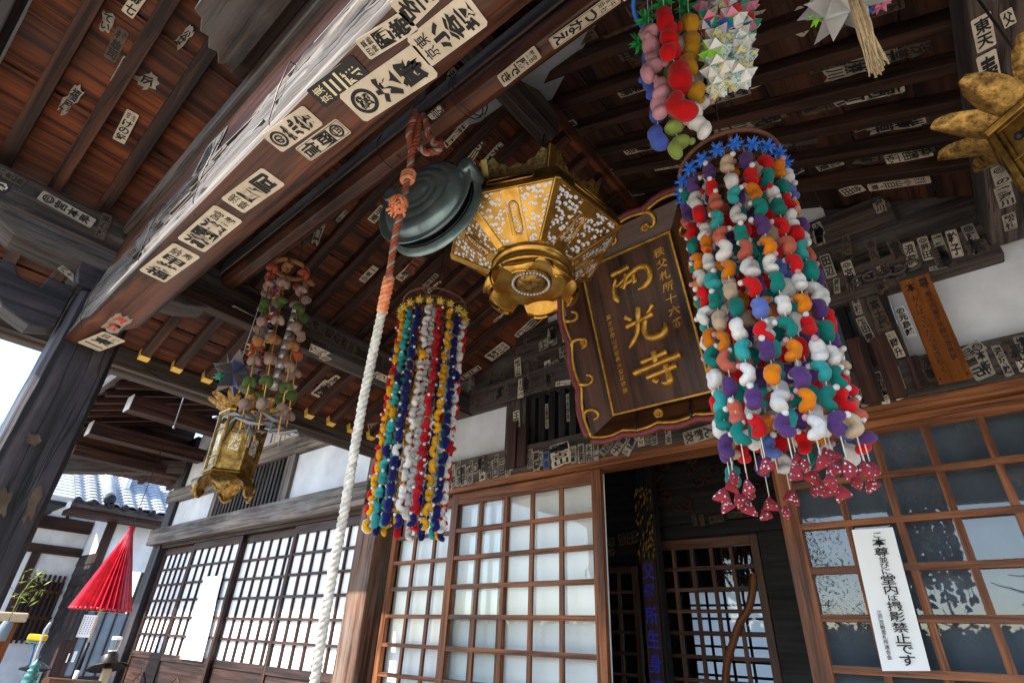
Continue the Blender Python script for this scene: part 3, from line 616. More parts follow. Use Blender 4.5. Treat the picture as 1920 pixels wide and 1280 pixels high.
for (h, f, wd, tx, kw) in [((560, 640), (612, 665), 14, 'やはみ三四', {}), ((432, 575), (472, 597), 12, '山谷いろ', dict(mats=('paperg', 'ink'))), ((700, 700), (735, 715), 12, '四ツ谷', {}), ((604, 668), (616, 675), 10, '目', {}), ((382, 562), (400, 570), 9, '下', dict(mats=('paperd', 'ink')))]:
    pslip(ketaL, KB, h, f, wd, tx, DN, **kw)
# right purlin
RX = ((1, 0, 0), .372)
RZ = ((0, 0, 1), 1.527)
for (h, f, wd, tx, kw) in [((1838, 30), (1850, 92), 40, '東天', {}), ((1848, 100), (1862, 165), 40, '寿', {}), ((1872, 310), (1882, 345), 34, '御の', dict(mats=('paperg', 'ink'), circ='の')), ((1878, 348), (1890, 386), 34, '鳶深川', dict(mats=('paperg', 'ink'))), ((1890, 400), (1896, 430), 26, '松竹', dict(mats=('paperg', 'ink'))), ((1885, 20), (1895, 48), 26, '父', {})]:
    pslip(ketaR, RZ, h, f, wd, tx, DN, **kw)
# pillar papers
PX = ((1, 0, 0), -2.641)
for (h, f, wd, tx) in [((72, 915), (52, 975), 18, ''), ((14, 920), (0, 965), 22, ''), ((66, 815), (58, 832), 24, '')]:
    pslip(pilL, PX, h, f, wd, tx or '口', (1, 0, 0), mats=('paperd', 'paperd'), torn=.35)
pslip(nose, ((1, 0, 0), -2.70), (112, 500), (148, 530), 12, 'ハ十一', (1, 0, 0), mats=('paperg', 'ink'))
# dark right-hand ceiling
RS = [((1520, 18), (1485, 62), 44, 'ん心一', 'paper'), ((1480, 122), (1400, 158), 26, '見り孝', 'paper'), ((1405, 165), (1325, 188), 22, '岡國鶴', 'paperg'), ((1205, 60), (1140, 85), 40, '元千', 'paperd'), ((1245, 132), (1165, 148), 22, '田崎', 'paper'),
      ((1235, 268), (1170, 285), 14, '見原宗', 'paper'), ((1285, 305), (1225, 315), 12, '佐藤一と', 'paper'), ((1205, 310), (1168, 322), 13, '千島源', 'paper'), ((1155, 320), (1108, 335), 12, '若睦町', 'paperg'), ((1150, 332), (1128, 350), 16, '増田', 'paperg'),
      ((1205, 358), (1158, 368), 12, '千住心', 'paper'), ((1615, 168), (1560, 190), 28, '安喜川', 'paperg'), ((1545, 185), (1500, 205), 26, '三宅', 'paperd'), ((1715, 138), (1645, 160), 18, '天の川', 'paperb'), ((1615, 85), (1600, 110), 20, '心', 'paperg'),
      ((1735, 222), (1678, 235), 17, '川島', 'paper'), ((1748, 282), (1660, 300), 19, '蒲田一心', 'paper'), ((1580, 302), (1532, 316), 13, '北東', 'paperg'), ((1500, 315), (1470, 328), 16, '株木', 'paper'), ((1635, 230), (1600, 243), 14, '口', 'paperg'),
      ((1745, 335), (1628, 352), 14, '小山日野東', 'paper'), ((1618, 350), (1578, 362), 16, '合田', 'paper'), ((1820, 375), (1738, 388), 13, '若松町睦', 'paper'), ((1720, 390), (1648, 402), 17, '阿部浅草', 'paper'), ((1622, 395), (1556, 406), 14, '神田寅東', 'paper'),
      ((1475, 210), (1410, 235), 18, '宅', 'paperd'), ((1110, 235), (1060, 262), 18, '宇治', 'paperd'), ((1080, 228), (1048, 240), 12, '東大', 'paperg'), ((1010, 30), (950, 50), 24, '西の会', 'paperd'), ((965, 70), (915, 98), 20, '大倉', 'paperd'), ((1030, 150), (985, 170), 18, '公', 'paperd'),
      ((1330, 10), (1280, 26), 16, '前橋', 'paper'), ((1400, 310), (1335, 325), 16, '高田', 'paperg'), ((1440, 395), (1480, 388), 14, '月', 'paperd')]
for h, f, wd, tx, mt in RS:
    pslip(ceilR, RCB, h, f, wd, tx, tuple(RN), mats=(mt, 'ink'), lift=.0025, small='東/京' if len(tx) > 3 else '', torn=.15 if mt == 'paperd' else 0)

NAMES = '浅草 千社 松本 井上 高木 大島 川口 小林 本所 神田 下谷 金子 吉田 石川 中村 町屋 鈴木 山本 田中 三河 若松 千住 深川 巣鴨 根津 駒込'.split()
RG = random.Random(31)
# more faded slips on both ceilings, between the rafters
for k in range(34):
    i = RG.randrange(4, 14); y = -.215 + .1825 * (i + .5) + RG.uniform(-.02, .02); x = RG.uniform(-.85, .30); l = RG.uniform(.10, .22); z = 2.37 - LSL * (x + 1.05) + .0645; z2 = z - LSL * l * .92
    slip(ceilR, V((x + l * .92, y, z2)), V((x, y, z)), tuple(RN), RG.uniform(.035, .07), RG.choice(NAMES), mats=(RG.choice(['paperd', 'paperd', 'paperg', 'paper']), 'ink'), lift=.0025, torn=RG.choice([0, 0, .2]), border=RG.random() < .3)
for k in range(22):
    i = RG.randrange(4, 14); y = -.215 + .1825 * (i + .5) + RG.uniform(-.02, .02); x = RG.uniform(-2.45, -1.35); l = RG.uniform(.08, .17); z = 2.37 + LSL * (x + 1.05) + .0645; z2 = z + LSL * l * .92
    slip(ceilL, V((x + l * .92, y, z2)), V((x, y, z)), tuple(LN), RG.uniform(.03, .06), RG.choice(NAMES), mats=(RG.choice(['paperd', 'paperg', 'paper']), 'ink'), lift=.0025, torn=RG.choice([0, 0, .25]))

for k in range(22):
    i = RG.randrange(3, 14); y = -.215 + .1825 * (i + .5) + RG.uniform(-.03, .03); x = RG.uniform(-.3, .30); l = RG.uniform(.08, .18); z = 2.37 - LSL * (x + 1.05) + .0645
    slip(ceilR, V((x + l * .92, y, z - LSL * l * .92)), V((x, y, z)), tuple(RN), RG.uniform(.035, .06), RG.choice(NAMES), mats=(RG.choice(['paperd', 'paperg', 'paperg']), 'ink'), lift=.0025, torn=RG.choice([0, .2, .3]))

# ================================================================== MAIN HALL
F = 2.6
hall = thing('temple_hall', 'old timber temple hall with white plaster, lattice doors and paper slips along its lintel', 'temple', (-3.0, F, GZ))
def hp(name, a, b, mat, bevel=.005, lab=None):
    mb = MB(); mb.box(a, b); o = mb.build(name, mat, hall, bevel=bevel)
    if lab: o['label'] = lab
    return o
FL = -.80   # floor level
hp('veranda_floor', (-9.2, 1.75, FL - .06), (2.6, F + .1, FL), 'greyb')
hp('stone_base', (-9.0, 1.95, GZ), (2.4, F + 4, FL - .061), 'pave')
# frame
hp('corner_post', (-8.24, F - .02, FL), (-8.0, F + .22, 2.35), 'pillar', .008)
hp('long_beam', (-8.28, F - .10, .912), (-3.66, F + .02, 1.105), 'grey_lit', .008)
hp('main_post', (-3.745, F - .06, FL), (-3.50, F + .19, 1.58), 'postw', .012)
hp('main_post', (.62, F - .03, FL), (.86, F + .22, 1.58), 'door', .008)
hp('track_board', (-7.999, F + .0, .872), (-3.746, F + .12, .911), 'doord', .003)
lintel = hp('lintel', (-3.66 + .002, F - .03, .952), (2.3, F + .10, 1.125), 'greyb', .006)
hp('door_head', (-3.498, F - .022, .902), (.618, F + .12, .9515), 'door', .003)
big = hp('rainbow_beam', (-6.8, F - .04, 1.60), (-2.66, F + .12, 1.80), 'grey_lit', .02)
hp('side_beam', (-8.3, F - .05, 1.455), (-6.802, F + .06, 1.62), 'grey_lit', .02)
hp('lattice_post', (-5.26, F - .015, 1.106), (-5.12, F + .1, 1.599), 'grey_lit', .005)
hp('lattice_post', (-6.86, F - .012, 1.106), (-6.75, F + .1, 1.599), 'grey_lit', .005)
gb = hp('gable_beam', (-2.78, F - .035, 1.47), (.40, F + .10, 1.645), 'greyb', .008)
hp('plaster_panel', (-7.999, F + .03, 1.106), (-6.861, F + .1, 1.454), 'plaster', 0)
hp('plaster_panel', (-5.119, F + .03, 1.106), (-2.29, F + .1, 1.599), 'plaster', 0)
hp('plaster_panel', (-7.999, F + .03, 1.6215), (-2.7, F + .1, 2.6), 'plaster', 0)
pw = hp('plaster_panel', (.085, F + .03, 1.126), (2.3, F + .1, 1.6), 'plaster', 0)
pw0 = hp('plaster_panel', (-.02, F + .028, 1.126), (.083, F + .1, 1.469), 'plaster', 0)
# posts either side of the lattice
pl = hp('short_post', (-2.29, F - .018, 1.1255), (-2.115, F + .1, 1.469), 'greyb', .004)
pr_ = hp('short_post', (-.17, F - .018, 1.1255), (-.021, F + .1, 1.469), 'greyb', .004)
for x0, x1, z0, z1 in ((-2.235, -2.165, .985, 1.30), (-2.150, -2.08, .985, 1.25), (-.225, -.155, .955, 1.27), (-.135, -.072, .955, 1.245), (-.035, .005, .975, 1.12)):
    hp('wooden_tally', (x0, F - .052, z0), (x1, F - .0305, z1), 'trim', .003)
def lattice(x0, x1, z0, z1, nb, mat, bk):
    mb = MB(); mb.box((x0, F + .07, z0), (x1, F + .09, z1)); g = mb.build('lattice_window', bk, hall)
    for i in range(nb):
        xc = x0 + (x1 - x0) * (i + .5) / nb
        mb = MB(); mb.box((xc - .021, F + .005, z0 + .0005), (xc + .021, F + .045, z1 - .0005)); mb.build('lattice_bar', mat, g, bevel=.003)
    for zc in (z0 + .012, z1 - .012):
        pass
    return g
lw = lattice(-2.114, -.171, 1.1265, 1.4685, 24, 'black', 'board')
lattice(-6.749, -5.261, 1.107, 1.598, 18, 'siding', 'black')
# gable wall above the beam, following the porch roof
mb = MB(); zt = lambda x: 2.37 - LSL * abs(x + 1.05) + .11
poly = [(-2.72, 1.646), (-2.66, zt(-2.66)), (-1.05, zt(-1.05)), (.60, zt(.60)), (.62, 1.646)]
mb.prism(poly, (EX, EZ, EY), (0, F + .02, 0), .05); mb.build('gable_wall', 'greyb', hall)
gb2 = hp('upper_gable_beam', (-2.22, F - .03, 1.83), (.12, F + .018, 1.99), 'greyb', .006)
hp('gable_plaster', (-1.95, F + .002, 1.9905), (-.15, F + .019, 2.14), 'plaster', 0)
hp('gable_strut', (-1.30, F - .02, 1.6455), (-.82, F + .018, 1.829), 'greyb', .01)
# carved cloud on the right of the gable
mb = MB()
for k in range(5):
    a0 = k * 1.1; mb.tube([(-.10 + k * .05 + .045 * cos(a0 + t * .5) * (1 - t * .06), F - .045, 1.55 + .03 * sin(a0 + t * .5) * (1 - t * .06)) for t in range(11)], .008, 6)
mb.build('carved_cloud', 'greyb', hall)

def grid_door(name, x0, x1, z0, z1, y, cols, rows, st=.06, rt=.07, rb=.07, bar=.022, th=.035, mat='door', pane='glass', back=None, lower=None, lab=None):
    mb = MB(); mb.box((x0, y, z0), (x0 + st, y + th, z1)); mb.box((x1 - st, y, z0), (x1, y + th, z1))
    mb.box((x0 + st, y + .001, z1 - rt), (x1 - st, y + th - .001, z1)); mb.box((x0 + st, y + .001, z0), (x1 - st, y + th - .001, z0 + rb))
    fr = mb.build(name, mat, hall, bevel=.003)
    if lab: fr['label'] = lab
    zl = z0 + rb
    if lower:
        mb = MB(); mb.box((x0 + st, y + .002, zl + lower), (x1 - st, y + th - .002, zl + lower + .06)); mb.box((x0 + st, y + .0025, zl + .10), (x1 - st, y + th - .003, zl + .15)); mb.build('rail', mat, fr, bevel=.002)
        mb = MB(); n = 16
        for i in range(n):
            xc = x0 + st + (x1 - x0 - 2 * st) * (i + .5) / n; mb.box((xc - .012, y + .008, zl), (xc + .012, y + .02, zl + .10))
        mb.build('skirt_slats', mat, fr)
        mb = MB(); mb.box((x0 + st, y + .014, zl + .15), (x1 - st, y + .022, zl + lower)); mb.build('kick_panel', mat, fr)
        cxx = (x0 + x1) / 2; og = []
        for (a, b) in ((-.15, .02), (-.15, .06), (-.12, .09), (-.075, .10), (-.05, .13), (0, .155), (.05, .13), (.075, .10), (.12, .09), (.15, .06), (.15, .02)): og.append((a, b))
        mb = MB(); mb.prism(og, (EX, EZ, EY), (cxx, y + .006, zl + .17), .0079); mb.build('ogee_panel', 'rafter', fr)
        mb = MB(); mb.tube([(cxx + a * 1.06, y + .008, zl + .17 + b * 1.04) for a, b in og], .008, 6); mb.build('ogee_moulding', 'trim', fr)
        zl = zl + lower + .06
    w_ = x1 - x0 - 2 * st; h_ = z1 - rt - zl; mb = MB()
    for i in range(1, cols): xc = x0 + st + w_ * i / cols; mb.box((xc - bar / 2, y + .006, zl), (xc + bar / 2, y + .024, z1 - rt))
    for j in range(1, rows): zc = zl + h_ * j / rows; mb.box((x0 + st, y + .004, zc - bar / 2), (x1 - st, y + .026, zc + bar / 2))
    mb.build('muntins', mat, fr)
    mb = MB()
    if 'glass' in pane: mb.face([(x0 + st, y + .0275, zl), (x1 - st, y + .0275, zl), (x1 - st, y + .0275, z1 - rt), (x0 + st, y + .0275, z1 - rt)])
    else: mb.box((x0 + st, y + .0265, zl), (x1 - st, y + .0295, z1 - rt))
    mb.build('glass_pane' if 'glass' in pane else 'backing_sheet', pane, fr)
    if back:
        mb = MB(); mb.box((x0 + .02, y + .075, z0 + .02), (x1 - .02, y + .08, z1 - .01)); mb.build('backing_sheet', back, fr)
    return fr
# four shoji on the left
xs = [-7.985, -6.99, -5.87, -4.80, -3.76]
for i in range(4):
    y = F + (.012 if i % 2 else .055)
    grid_door('shoji_door', xs[i] - (.03 if i else 0), xs[i + 1] + (.03 if i < 3 else 0), FL + .01, .870, y, 6, 6, st=.05, rt=.075, rb=.05, bar=.02, mat='doord', pane='paperw', lower=.45)
# glass doors: paper screens behind the left two, an added dimming sheet behind the right
grid_door('sliding_glass_door', -3.44, -2.30, FL + .01, .90, F + .055, 5, 9, st=.05, rt=.07, bar=.024, back='frost')
grid_door('sliding_glass_door', -2.775, -1.575, FL + .01, .90, F + .008, 5, 9, st=.062, rt=.075, bar=.026, back='frost')
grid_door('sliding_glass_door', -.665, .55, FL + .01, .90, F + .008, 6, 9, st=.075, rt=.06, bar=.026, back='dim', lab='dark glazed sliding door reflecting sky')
# inside: dark room, inner lattice doors, calligraphy post
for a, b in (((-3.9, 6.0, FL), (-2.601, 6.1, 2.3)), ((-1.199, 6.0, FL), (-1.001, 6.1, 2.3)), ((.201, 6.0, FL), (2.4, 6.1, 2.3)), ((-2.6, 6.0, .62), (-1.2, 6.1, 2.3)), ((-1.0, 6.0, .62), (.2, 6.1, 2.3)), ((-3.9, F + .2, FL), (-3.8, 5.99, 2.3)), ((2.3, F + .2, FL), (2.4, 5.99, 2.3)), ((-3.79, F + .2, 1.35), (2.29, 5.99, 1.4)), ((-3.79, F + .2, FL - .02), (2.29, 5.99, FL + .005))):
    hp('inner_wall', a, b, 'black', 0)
hp('inner_partition', (-1.02, 3.44, FL), (2.2, 3.50, .641), 'black', 0)
IY = 3.45
trs = hp('inner_transom', (-3.6, IY - .02, .725), (2.2, IY + .06, 1.25), 'black', .01)
hp('inner_transom_rail', (-3.6, IY - .035, .642), (2.2, IY + .05, .72), 'black', .004)
grid_door('inner_lattice_door', -1.735, -1.03, FL + .01, .635, IY, 5, 11, st=.045, rt=.055, bar=.02, mat='inner', back=None)
grid_door('inner_lattice_door', -2.36, -1.86, FL + .01, .50, IY + .045, 4, 10, st=.035, rt=.04, bar=.02, mat='inner', back=None)
hp('inner_head', (-2.4, IY + .03, .505), (-1.745, IY + .09, .64), 'black', .004)
# the curved frame of the inner door
cv = []
for t in range(25):
    u = t / 24; x = -1.075 - .27 * (1 / (1 + math.exp(-(u - .24) * 13))); z = .42 - u * 1.2
    cv.append(V((x - (.02 * math.exp(-((u - .22) / .04) ** 2)), IY - .006, z)))
mb = MB(); mb.tube(cv, .022, 8); mb.build('curved_frame', 'door', hall)
# bright screens deep inside, lit from behind by the sky through the far wall
grid_door('far_window', -2.6, -1.2, FL + .2, .62, 5.90, 7, 9, st=.05, rt=.06, mat='black', pane='papert')
grid_door('far_window', -1.0, .2, FL + .2, .62, 5.90, 7, 9, st=.05, rt=.06, mat='black', pane='papert')
# carvings over the inner doors
mb = MB()
for k in range(46):
    x = random.uniform(-1.75, -.7); z = random.uniform(.80, 1.15); r = random.uniform(.02, .05)
    mb.tube([(x + r * (1 - t * .06) * cos(t * .7 + k), IY - .03 - .01 * (k % 3), z + r * .7 * (1 - t * .06) * sin(t * .7 + k)) for t in range(10)], .007, 5)
mb.build('frieze_carving', 'rafter', hall)
# slips inside
for (h, f, wd, tx) in [((1300, 965), (1305, 985), 9, '講'), ((1318, 985), (1314, 965), 9, '山'), ((1330, 975), (1357, 970), 13, '亀山会'), ((1366, 966), (1392, 962), 11, '三社'), ((1165, 1000), (1168, 1022), 13, '越谷'), ((1180, 998), (1182, 1020), 12, '浅草'), ((1190, 994), (1192, 1018), 10, '本郷'), ((1130, 1036), (1152, 1034), 11, '千社会'), ((1130, 1005), (1132, 1022), 12, '睦'), ((1145, 1008), (1148, 1024), 12, '栄')]:
    pslip(trs, ((0, 1, 0), IY - .04), h, f, wd, tx, (0, -1, 0), mats=('paperd', 'ink'))

# ---- slips on the facade
FN = (0, -1, 0)
def fs(par, yy, h, f, wd, tx, **kw): return pslip(par, ((0, 1, 0), yy), h, f, wd, tx, FN, **kw)
LY = F - .031
T = [(848, 872, 851, 913, 11, '伊勢', 0), (860, 876, 862, 910, 11, '連次', 0), (868, 872, 870, 910, 11, '菓子', 0), (880, 873, 882, 907, 11, '久谷', 0), (891, 868, 892, 888, 8, '口', 1), (903, 865, 905, 901, 12, 'おが本', 2), (917, 866, 917, 876, 10, '浦', 1), (916, 885, 917, 898, 9, '福', 0), (928, 860, 929, 895, 11, '谷口', 1), (941, 858, 942, 894, 12, '三田', 1), (951, 853, 953, 893, 10, '赤坂', 0),
     (993, 842, 995, 877, 11, '五反田', 0), (1005, 845, 1006, 882, 12, '高橋', 1), (1014, 846, 1014, 873, 8, '大川', 0), (1024, 846, 1025, 880, 11, '特宗', 3), (1048, 835, 1054, 872, 38, '谷古山', 2), (1031, 843, 1065, 833, 14, '岩瀬', 0), (1075, 836, 1076, 868, 11, '山吹町', 0), (1089, 832, 1090, 868, 12, '音羽', 1), (1104, 832, 1105, 866, 12, '木内', 0), (1117, 828, 1118, 864, 10, '第一', 0),
     (1146, 826, 1128, 852, 13, '成増泰', 0), (1172, 818, 1150, 852, 15, '源子', 1), (1190, 818, 1172, 852, 15, '亀若', 0), (1200, 812, 1203, 836, 12, '松分', 2), (1214, 808, 1216, 832, 12, '日沼', 0), (1225, 806, 1228, 834, 12, '国分', 0), (1252, 800, 1254, 832, 11, '政治', 1), (1340, 806, 1282, 823, 26, 'ん銅衣', 0),
     (1584, 722, 1600, 765, 17, '矢来町', 2), (1612, 728, 1622, 762, 13, '八町', 0), (1650, 705, 1662, 757, 16, '仲宿', 2), (1674, 728, 1690, 748, 16, '東', 2), (1736, 690, 1744, 706, 14, '大', 0), (1842, 645, 1804, 668, 24, '成三', 0), (1858, 688, 1822, 703, 30, '市', 0), (1866, 648, 1894, 704, 17, '深坂越', 1), (1900, 640, 1925, 696, 24, '東文', 2)]
for k, (a, b, c, d, wd, tx, mm) in enumerate(T):
    fs(lintel, LY, (a, b), (c, d), wd, tx, mats=(('paperg', 'paperg', 'paper', 'paperb')[mm], 'ink'), border=(k % 4 == 1 and wd > 11), torn=.06 if k % 3 == 0 else 0, circ='三' if tx == '成三' else None)
T2 = [(875, 738, 880, 756, 9, '坂', 3), (912, 728, 916, 750, 9, '上野', 3), (948, 722, 952, 738, 8, '入', 3), (978, 710, 976, 746, 11, '石なべ', 2), (1018, 706, 1022, 722, 8, '三', 3)]
for (a, b, c, d, wd, tx, mm) in T2: fs(gb, F - .036, (a, b), (c, d), wd, tx, mats=('paper' if mm == 2 else 'paperd', 'ink'))
T3 = [(970, 672, 972, 706, 12, '松山', 2), (1026, 676, 1029, 716, 12, '大泉', 2), (988, 680, 990, 702, 9, '一', 3), (1000, 672, 1002, 700, 10, '池', 3), (1052, 680, 1055, 710, 10, '蒸や', 3), (1064, 666, 1068, 705, 12, '川石', 1), (1040, 676, 1044, 690, 14, '念', 1), (1058, 648, 1060, 668, 22, '谷中', 1), (940, 700, 944, 718, 10, '江', 3), (1012, 702, 1014, 720, 9, '三原', 3)]
for (a, b, c, d, wd, tx, mm) in T3: fs(gb, F - .037 + .05, (a, b), (c, d), wd, tx, mats=(('', 'paperg', 'paper', 'paperd')[mm], 'ink'), border=mm == 1)
T4 = [(1036, 616, 1040, 646, 11, '田治', 1), (1056, 603, 1060, 640, 10, '松山', 2), (1018, 638, 1020, 655, 18, '上', 1)]
for (a, b, c, d, wd, tx, mm) in T4: fs(gb2, F - .03, (a, b), (c, d), wd, tx, mats=(('', 'paperg', 'paper')[mm], 'ink'), border=True)
for (a, b, c, d, wd, tx, mm) in [(1042, 720, 1070, 716, 9, '千住', 0), (1076, 716, 1104, 708, 9, '田島', 0), (962, 752, 964, 768, 5, '心', 1), (968, 770, 970, 805, 12, '王子', 0)]:
    fs(gb if b < 740 else pl, F - .036 if b < 740 else F - .019, (a, b), (c, d), wd, tx, mats=('paper' if mm == 0 else 'paperd', 'ink'))
for (a, b, c, d, wd, tx, yb) in [(1025, 757, 1026, 803, 6, '三重津文', 0), (1064, 738, 1066, 790, 6, '小金沢東', 0), (1085, 755, 1086, 770, 5, '大', 0), (1104, 752, 1108, 785, 7, '林亭', 0)]:
    fs(lw, F + .003, (a, b), (c, d), wd, tx, mats=('paperg', 'ink'))
# right side of the gable beam
T5 = [(1585, 440, 1592, 478, 14, '久保', 3), (1545, 478, 1560, 520, 20, '田辺', 1), (1585, 490, 1602, 538, 20, '宮前', 2), (1532, 512, 1548, 553, 18, '瀧田', 1), (1568, 522, 1570, 550, 12, '原井', 1), (1610, 498, 1640, 525, 12, '川寿司', 3), (1650, 498, 1665, 525, 18, '大熊', 1), (1630, 450, 1642, 488, 18, '中久', 3), (1672, 450, 1690, 488, 24, '寅', 3),
      (1702, 455, 1715, 500, 22, '浪藤', 2), (1728, 445, 1742, 487, 20, '原田', 2), (1755, 440, 1770, 480, 20, '鳶瀬', 1), (1782, 432, 1797, 482, 22, '幹子', 2), (1812, 422, 1837, 475, 24, '勝男', 1)]
for (a, b, c, d, wd, tx, mm) in T5: fs(gb, F - .037, (a, b), (c, d), wd, tx, mats=(('', 'paperg', 'paper', 'paperd')[mm], 'ink'), border=(mm == 2), circ='◎' if tx in ('宮前', '原田', '勝男') else None)
for (a, b, c, d, wd, tx, mm) in [(1600, 552, 1612, 590, 14, '幸枝', 1), (1635, 560, 1662, 618, 24, '富士尾', 3), (1612, 595, 1635, 640, 18, '飯田亭', 1), (1668, 622, 1690, 670, 18, '岡升', 2)]:
    fs(pr_, F - .019, (a, b), (c, d), wd, tx, mats=(('', 'paperg', 'paper', 'paperd')[mm], 'ink'), small='三/河' if tx == '岡升' else '')
fs(pw0, F + .027, (1685, 575), (1710, 632), 20, '元鳥越', mats=('paperx', 'ink'), circ='侍', bold=.05)
fs(lintel, LY - .001, (1545, 567), (1585, 555), 10, '大正町', mats=('paperg', 'ink')); fs(gb, F - .037, (1742, 505), (1778, 497), 8, '上野田原', mats=('paperg', 'ink'))

# older, browned slips over the gable beams
for k in range(46):
    if k < 22: par, yy, x, z, mt3 = gb, F - .0365, RG.choice([RG.uniform(-2.7, -1.7), RG.uniform(-.6, .36)]), RG.uniform(1.56, 1.635), 'paperd'
    elif k < 34: par, yy, x, z, mt3 = gb2, F - .0315, RG.choice([RG.uniform(-2.15, -1.7), RG.uniform(-.5, .08)]), RG.uniform(1.92, 1.98), RG.choice(['paperd', 'paperg'])
    else: par, yy, x, z, mt3 = gb, F + .0185, RG.choice([RG.uniform(-2.5, -1.6), RG.uniform(-.6, .3)]), RG.uniform(1.76, 1.815), 'paperd'
    l = RG.uniform(.07, .12); slip(par, V((x, yy, z)), V((x + RG.uniform(-.008, .008), yy, z - l)), FN, RG.uniform(.028, .05), RG.choice(NAMES), mats=(mt3, 'ink'), torn=RG.choice([0, .15, .3]), lift=.002)
for k in range(38):
    x = RG.uniform(-3.3, -2.8) if k < 6 else RG.choice([RG.uniform(-2.7, -1.9), RG.uniform(-.5, .6)]); z = RG.uniform(1.09, 1.118); l = RG.uniform(.08, .12)
    slip(lintel, V((x, LY, z)), V((x, LY, z - l)), FN, RG.uniform(.025, .04), RG.choice(NAMES), mats=(RG.choice(['paperd', 'paperg']), 'ink'), torn=RG.choice([0, .2]), lift=.0015)

# main eaves to the left of the porch
mb = MB(); P = [V((-9.6, 1.05, 2.08)), V((-3.0, 1.05, 2.08)), V((-3.0, 2.62, 2.62)), V((-9.6, 2.62, 2.62))]
for k in range(8):
    a, b = k / 8, (k + 1) / 8 - .004
    q = [P[0].lerp(P[3], a), P[1].lerp(P[2], a), P[1].lerp(P[2], b), P[0].lerp(P[3], b)]; r = random.random() * 5
    mb.face(q, [(0 + r, a * 1.6), (6.6 + r, a * 1.6), (6.6 + r, b * 1.6), (r, b * 1.6)]); 
mb.face([p + V((0, 0, .04)) for p in P][::-1]); mb.build('eave_soffit', 'rafter', hall)
for k in range(20):
    x = -9.4 + .33 * k; mb = MB(); mb.beam((x, 1.10, 2.055), (x, 2.58, 2.565), .07, .07); mb.build('eave_rafter', 'rafter', hall, bevel=.003)
mb = MB(); mb.box((-9.65, 1.0, 2.0), (-3.0, 1.05, 2.14)); mb.build('eave_fascia', 'greyb', hall, bevel=.006)
for x in (-8.75, -7.6, -6.3, -5.0):
    mb = MB(); mb.box((x - .09, 1.30, 1.90), (x + .09, 2.58, 2.06)); ob = mb.build('outrigger', 'rafter', hall, bevel=.006)
    mb = MB(); mb.box((x - .088, 1.292, 1.902), (x + .088, 1.2995, 2.058)); mb.build('painted_end', 'plaster', ob)
mb = MB(); mb.beam((-9.3, 1.30, 1.80), (-8.1, 2.62, 1.92), .14, .17); mb.build('corner_bracket', 'greyb', hall, bevel=.008)
mb = MB(); mb.box((-8.36, 1.35, 1.79), (-8.20, 2.62, 1.92)); mb.build('side_purlin', 'rafter', hall, bevel=.006)
mb = MB(); P2 = [V((-9.7, 1.0, 1.95)), V((-8.0, 1.0, 2.075)), V((-8.0, 6, 2.2)), V((-9.7, 6, 1.95))]; mb.face(P2); mb.face([p + V((0, 0, .05)) for p in P2][::-1]); mb.build('side_soffit', 'rafter', hall)
for k in range(8): mb = MB(); mb.beam((-9.5, 2.5 + k * .4, 1.90), (-8.25, 2.5 + k * .4, 2.05), .07, .07); mb.build('side_rafter', 'rafter', hall)
mb = MB(); mb.box((-8.2, F + .22, FL), (-8.05, 7, 2.3)); mb.build('side_wall', 'plaster', hall)
mb = MB(); P = [V((-9.7, .95, 2.15)), V((3.4, .95, 2.15)), V((3.4, 4.6, 4.4)), V((-7.6, 4.6, 4.4))]; mb.face(P); mb.face([p + V((0, 0, .12)) for p in P][::-1]); mb.build('main_roof', 'tile', hall)
mb = MB(); mb.prism([(1.06, 2.06), (1.06, 1.92), (2.62, 1.90), (2.62, 2.60)], (EY, EZ, EX), (-8.30, 0, 0), .03); mb.build('gable_side_board', 'rafter', hall)
mb = MB(); mb.prism([(0, .0), (.05, -.10), (.10, -.12), (.14, -.05), (.16, .25), (0, .25)], (EY, EZ, EX), (-5.05, F - .12, 1.86), .16); mb.build('bracket', 'pillar', hall, bevel=.01)

# paper notice sheets
mb = MB(); sh = [(-.14, 0), (.14, 0), (.14, 1.02), (-.14, 1.02)]
def sheet(name, y, c4, mats, label, cat, lines, th=.0015, bend=.004, bold=.012):
    """a hanging sheet of paper with vertical lines of brushed writing; c4 = four photo corners (tl, tr, br, bl) on the facade plane y"""
    p = [onp(*q, (0, 1, 0), y) for q in c4]; t = thing(name, label, cat, (p[0] + p[2]) / 2)
    mb = MB(); n = 12; rows = []
    for i in range(n + 1):
        a = i / n; rows.append([p[0].lerp(p[3], a).lerp(p[1].lerp(p[2], a), b / 4) + V((0, -bend * (sin(a * 7) + 1) * .5 - bend * .4 * cos(b * 1.3), 0)) for b in range(5)])
    mb.grid(rows, smooth=True); mb.grid([[q + V((0, th, 0)) for q in r[::-1]] for r in rows], smooth=True); mb.build('sheet', mats[0], t, merge=False)
    mb = MB(); fr = lambda a, b: p[0].lerp(p[3], b).lerp(p[1].lerp(p[2], b), a) + V((0, -bend * 1.9, 0))
    W = (p[1] - p[0]).length; H = (p[3] - p[0]).length; r = (p[1] - p[0]).normalized(); d = (p[3] - p[0]).normalized()
    for (txt, ax, b0, b1, sz) in lines:
        k = sum(.62 if c in 'ごびには並' else 1 for c in txt); pos = b0
        for c in txt:
            s_ = .62 if c in 'ごびには並' else 1; st = (b1 - b0) / k * s_
            put(mb, c, fr(ax + (pos - .5) * .0, pos + st / 2), r, d, sz * s_ * W, min(sz * s_ * W * 1.15, st * H * .95), 0, bold, .12); pos += st
    if lines: mb.build('writing', mats[1], t, merge=False)
    return t
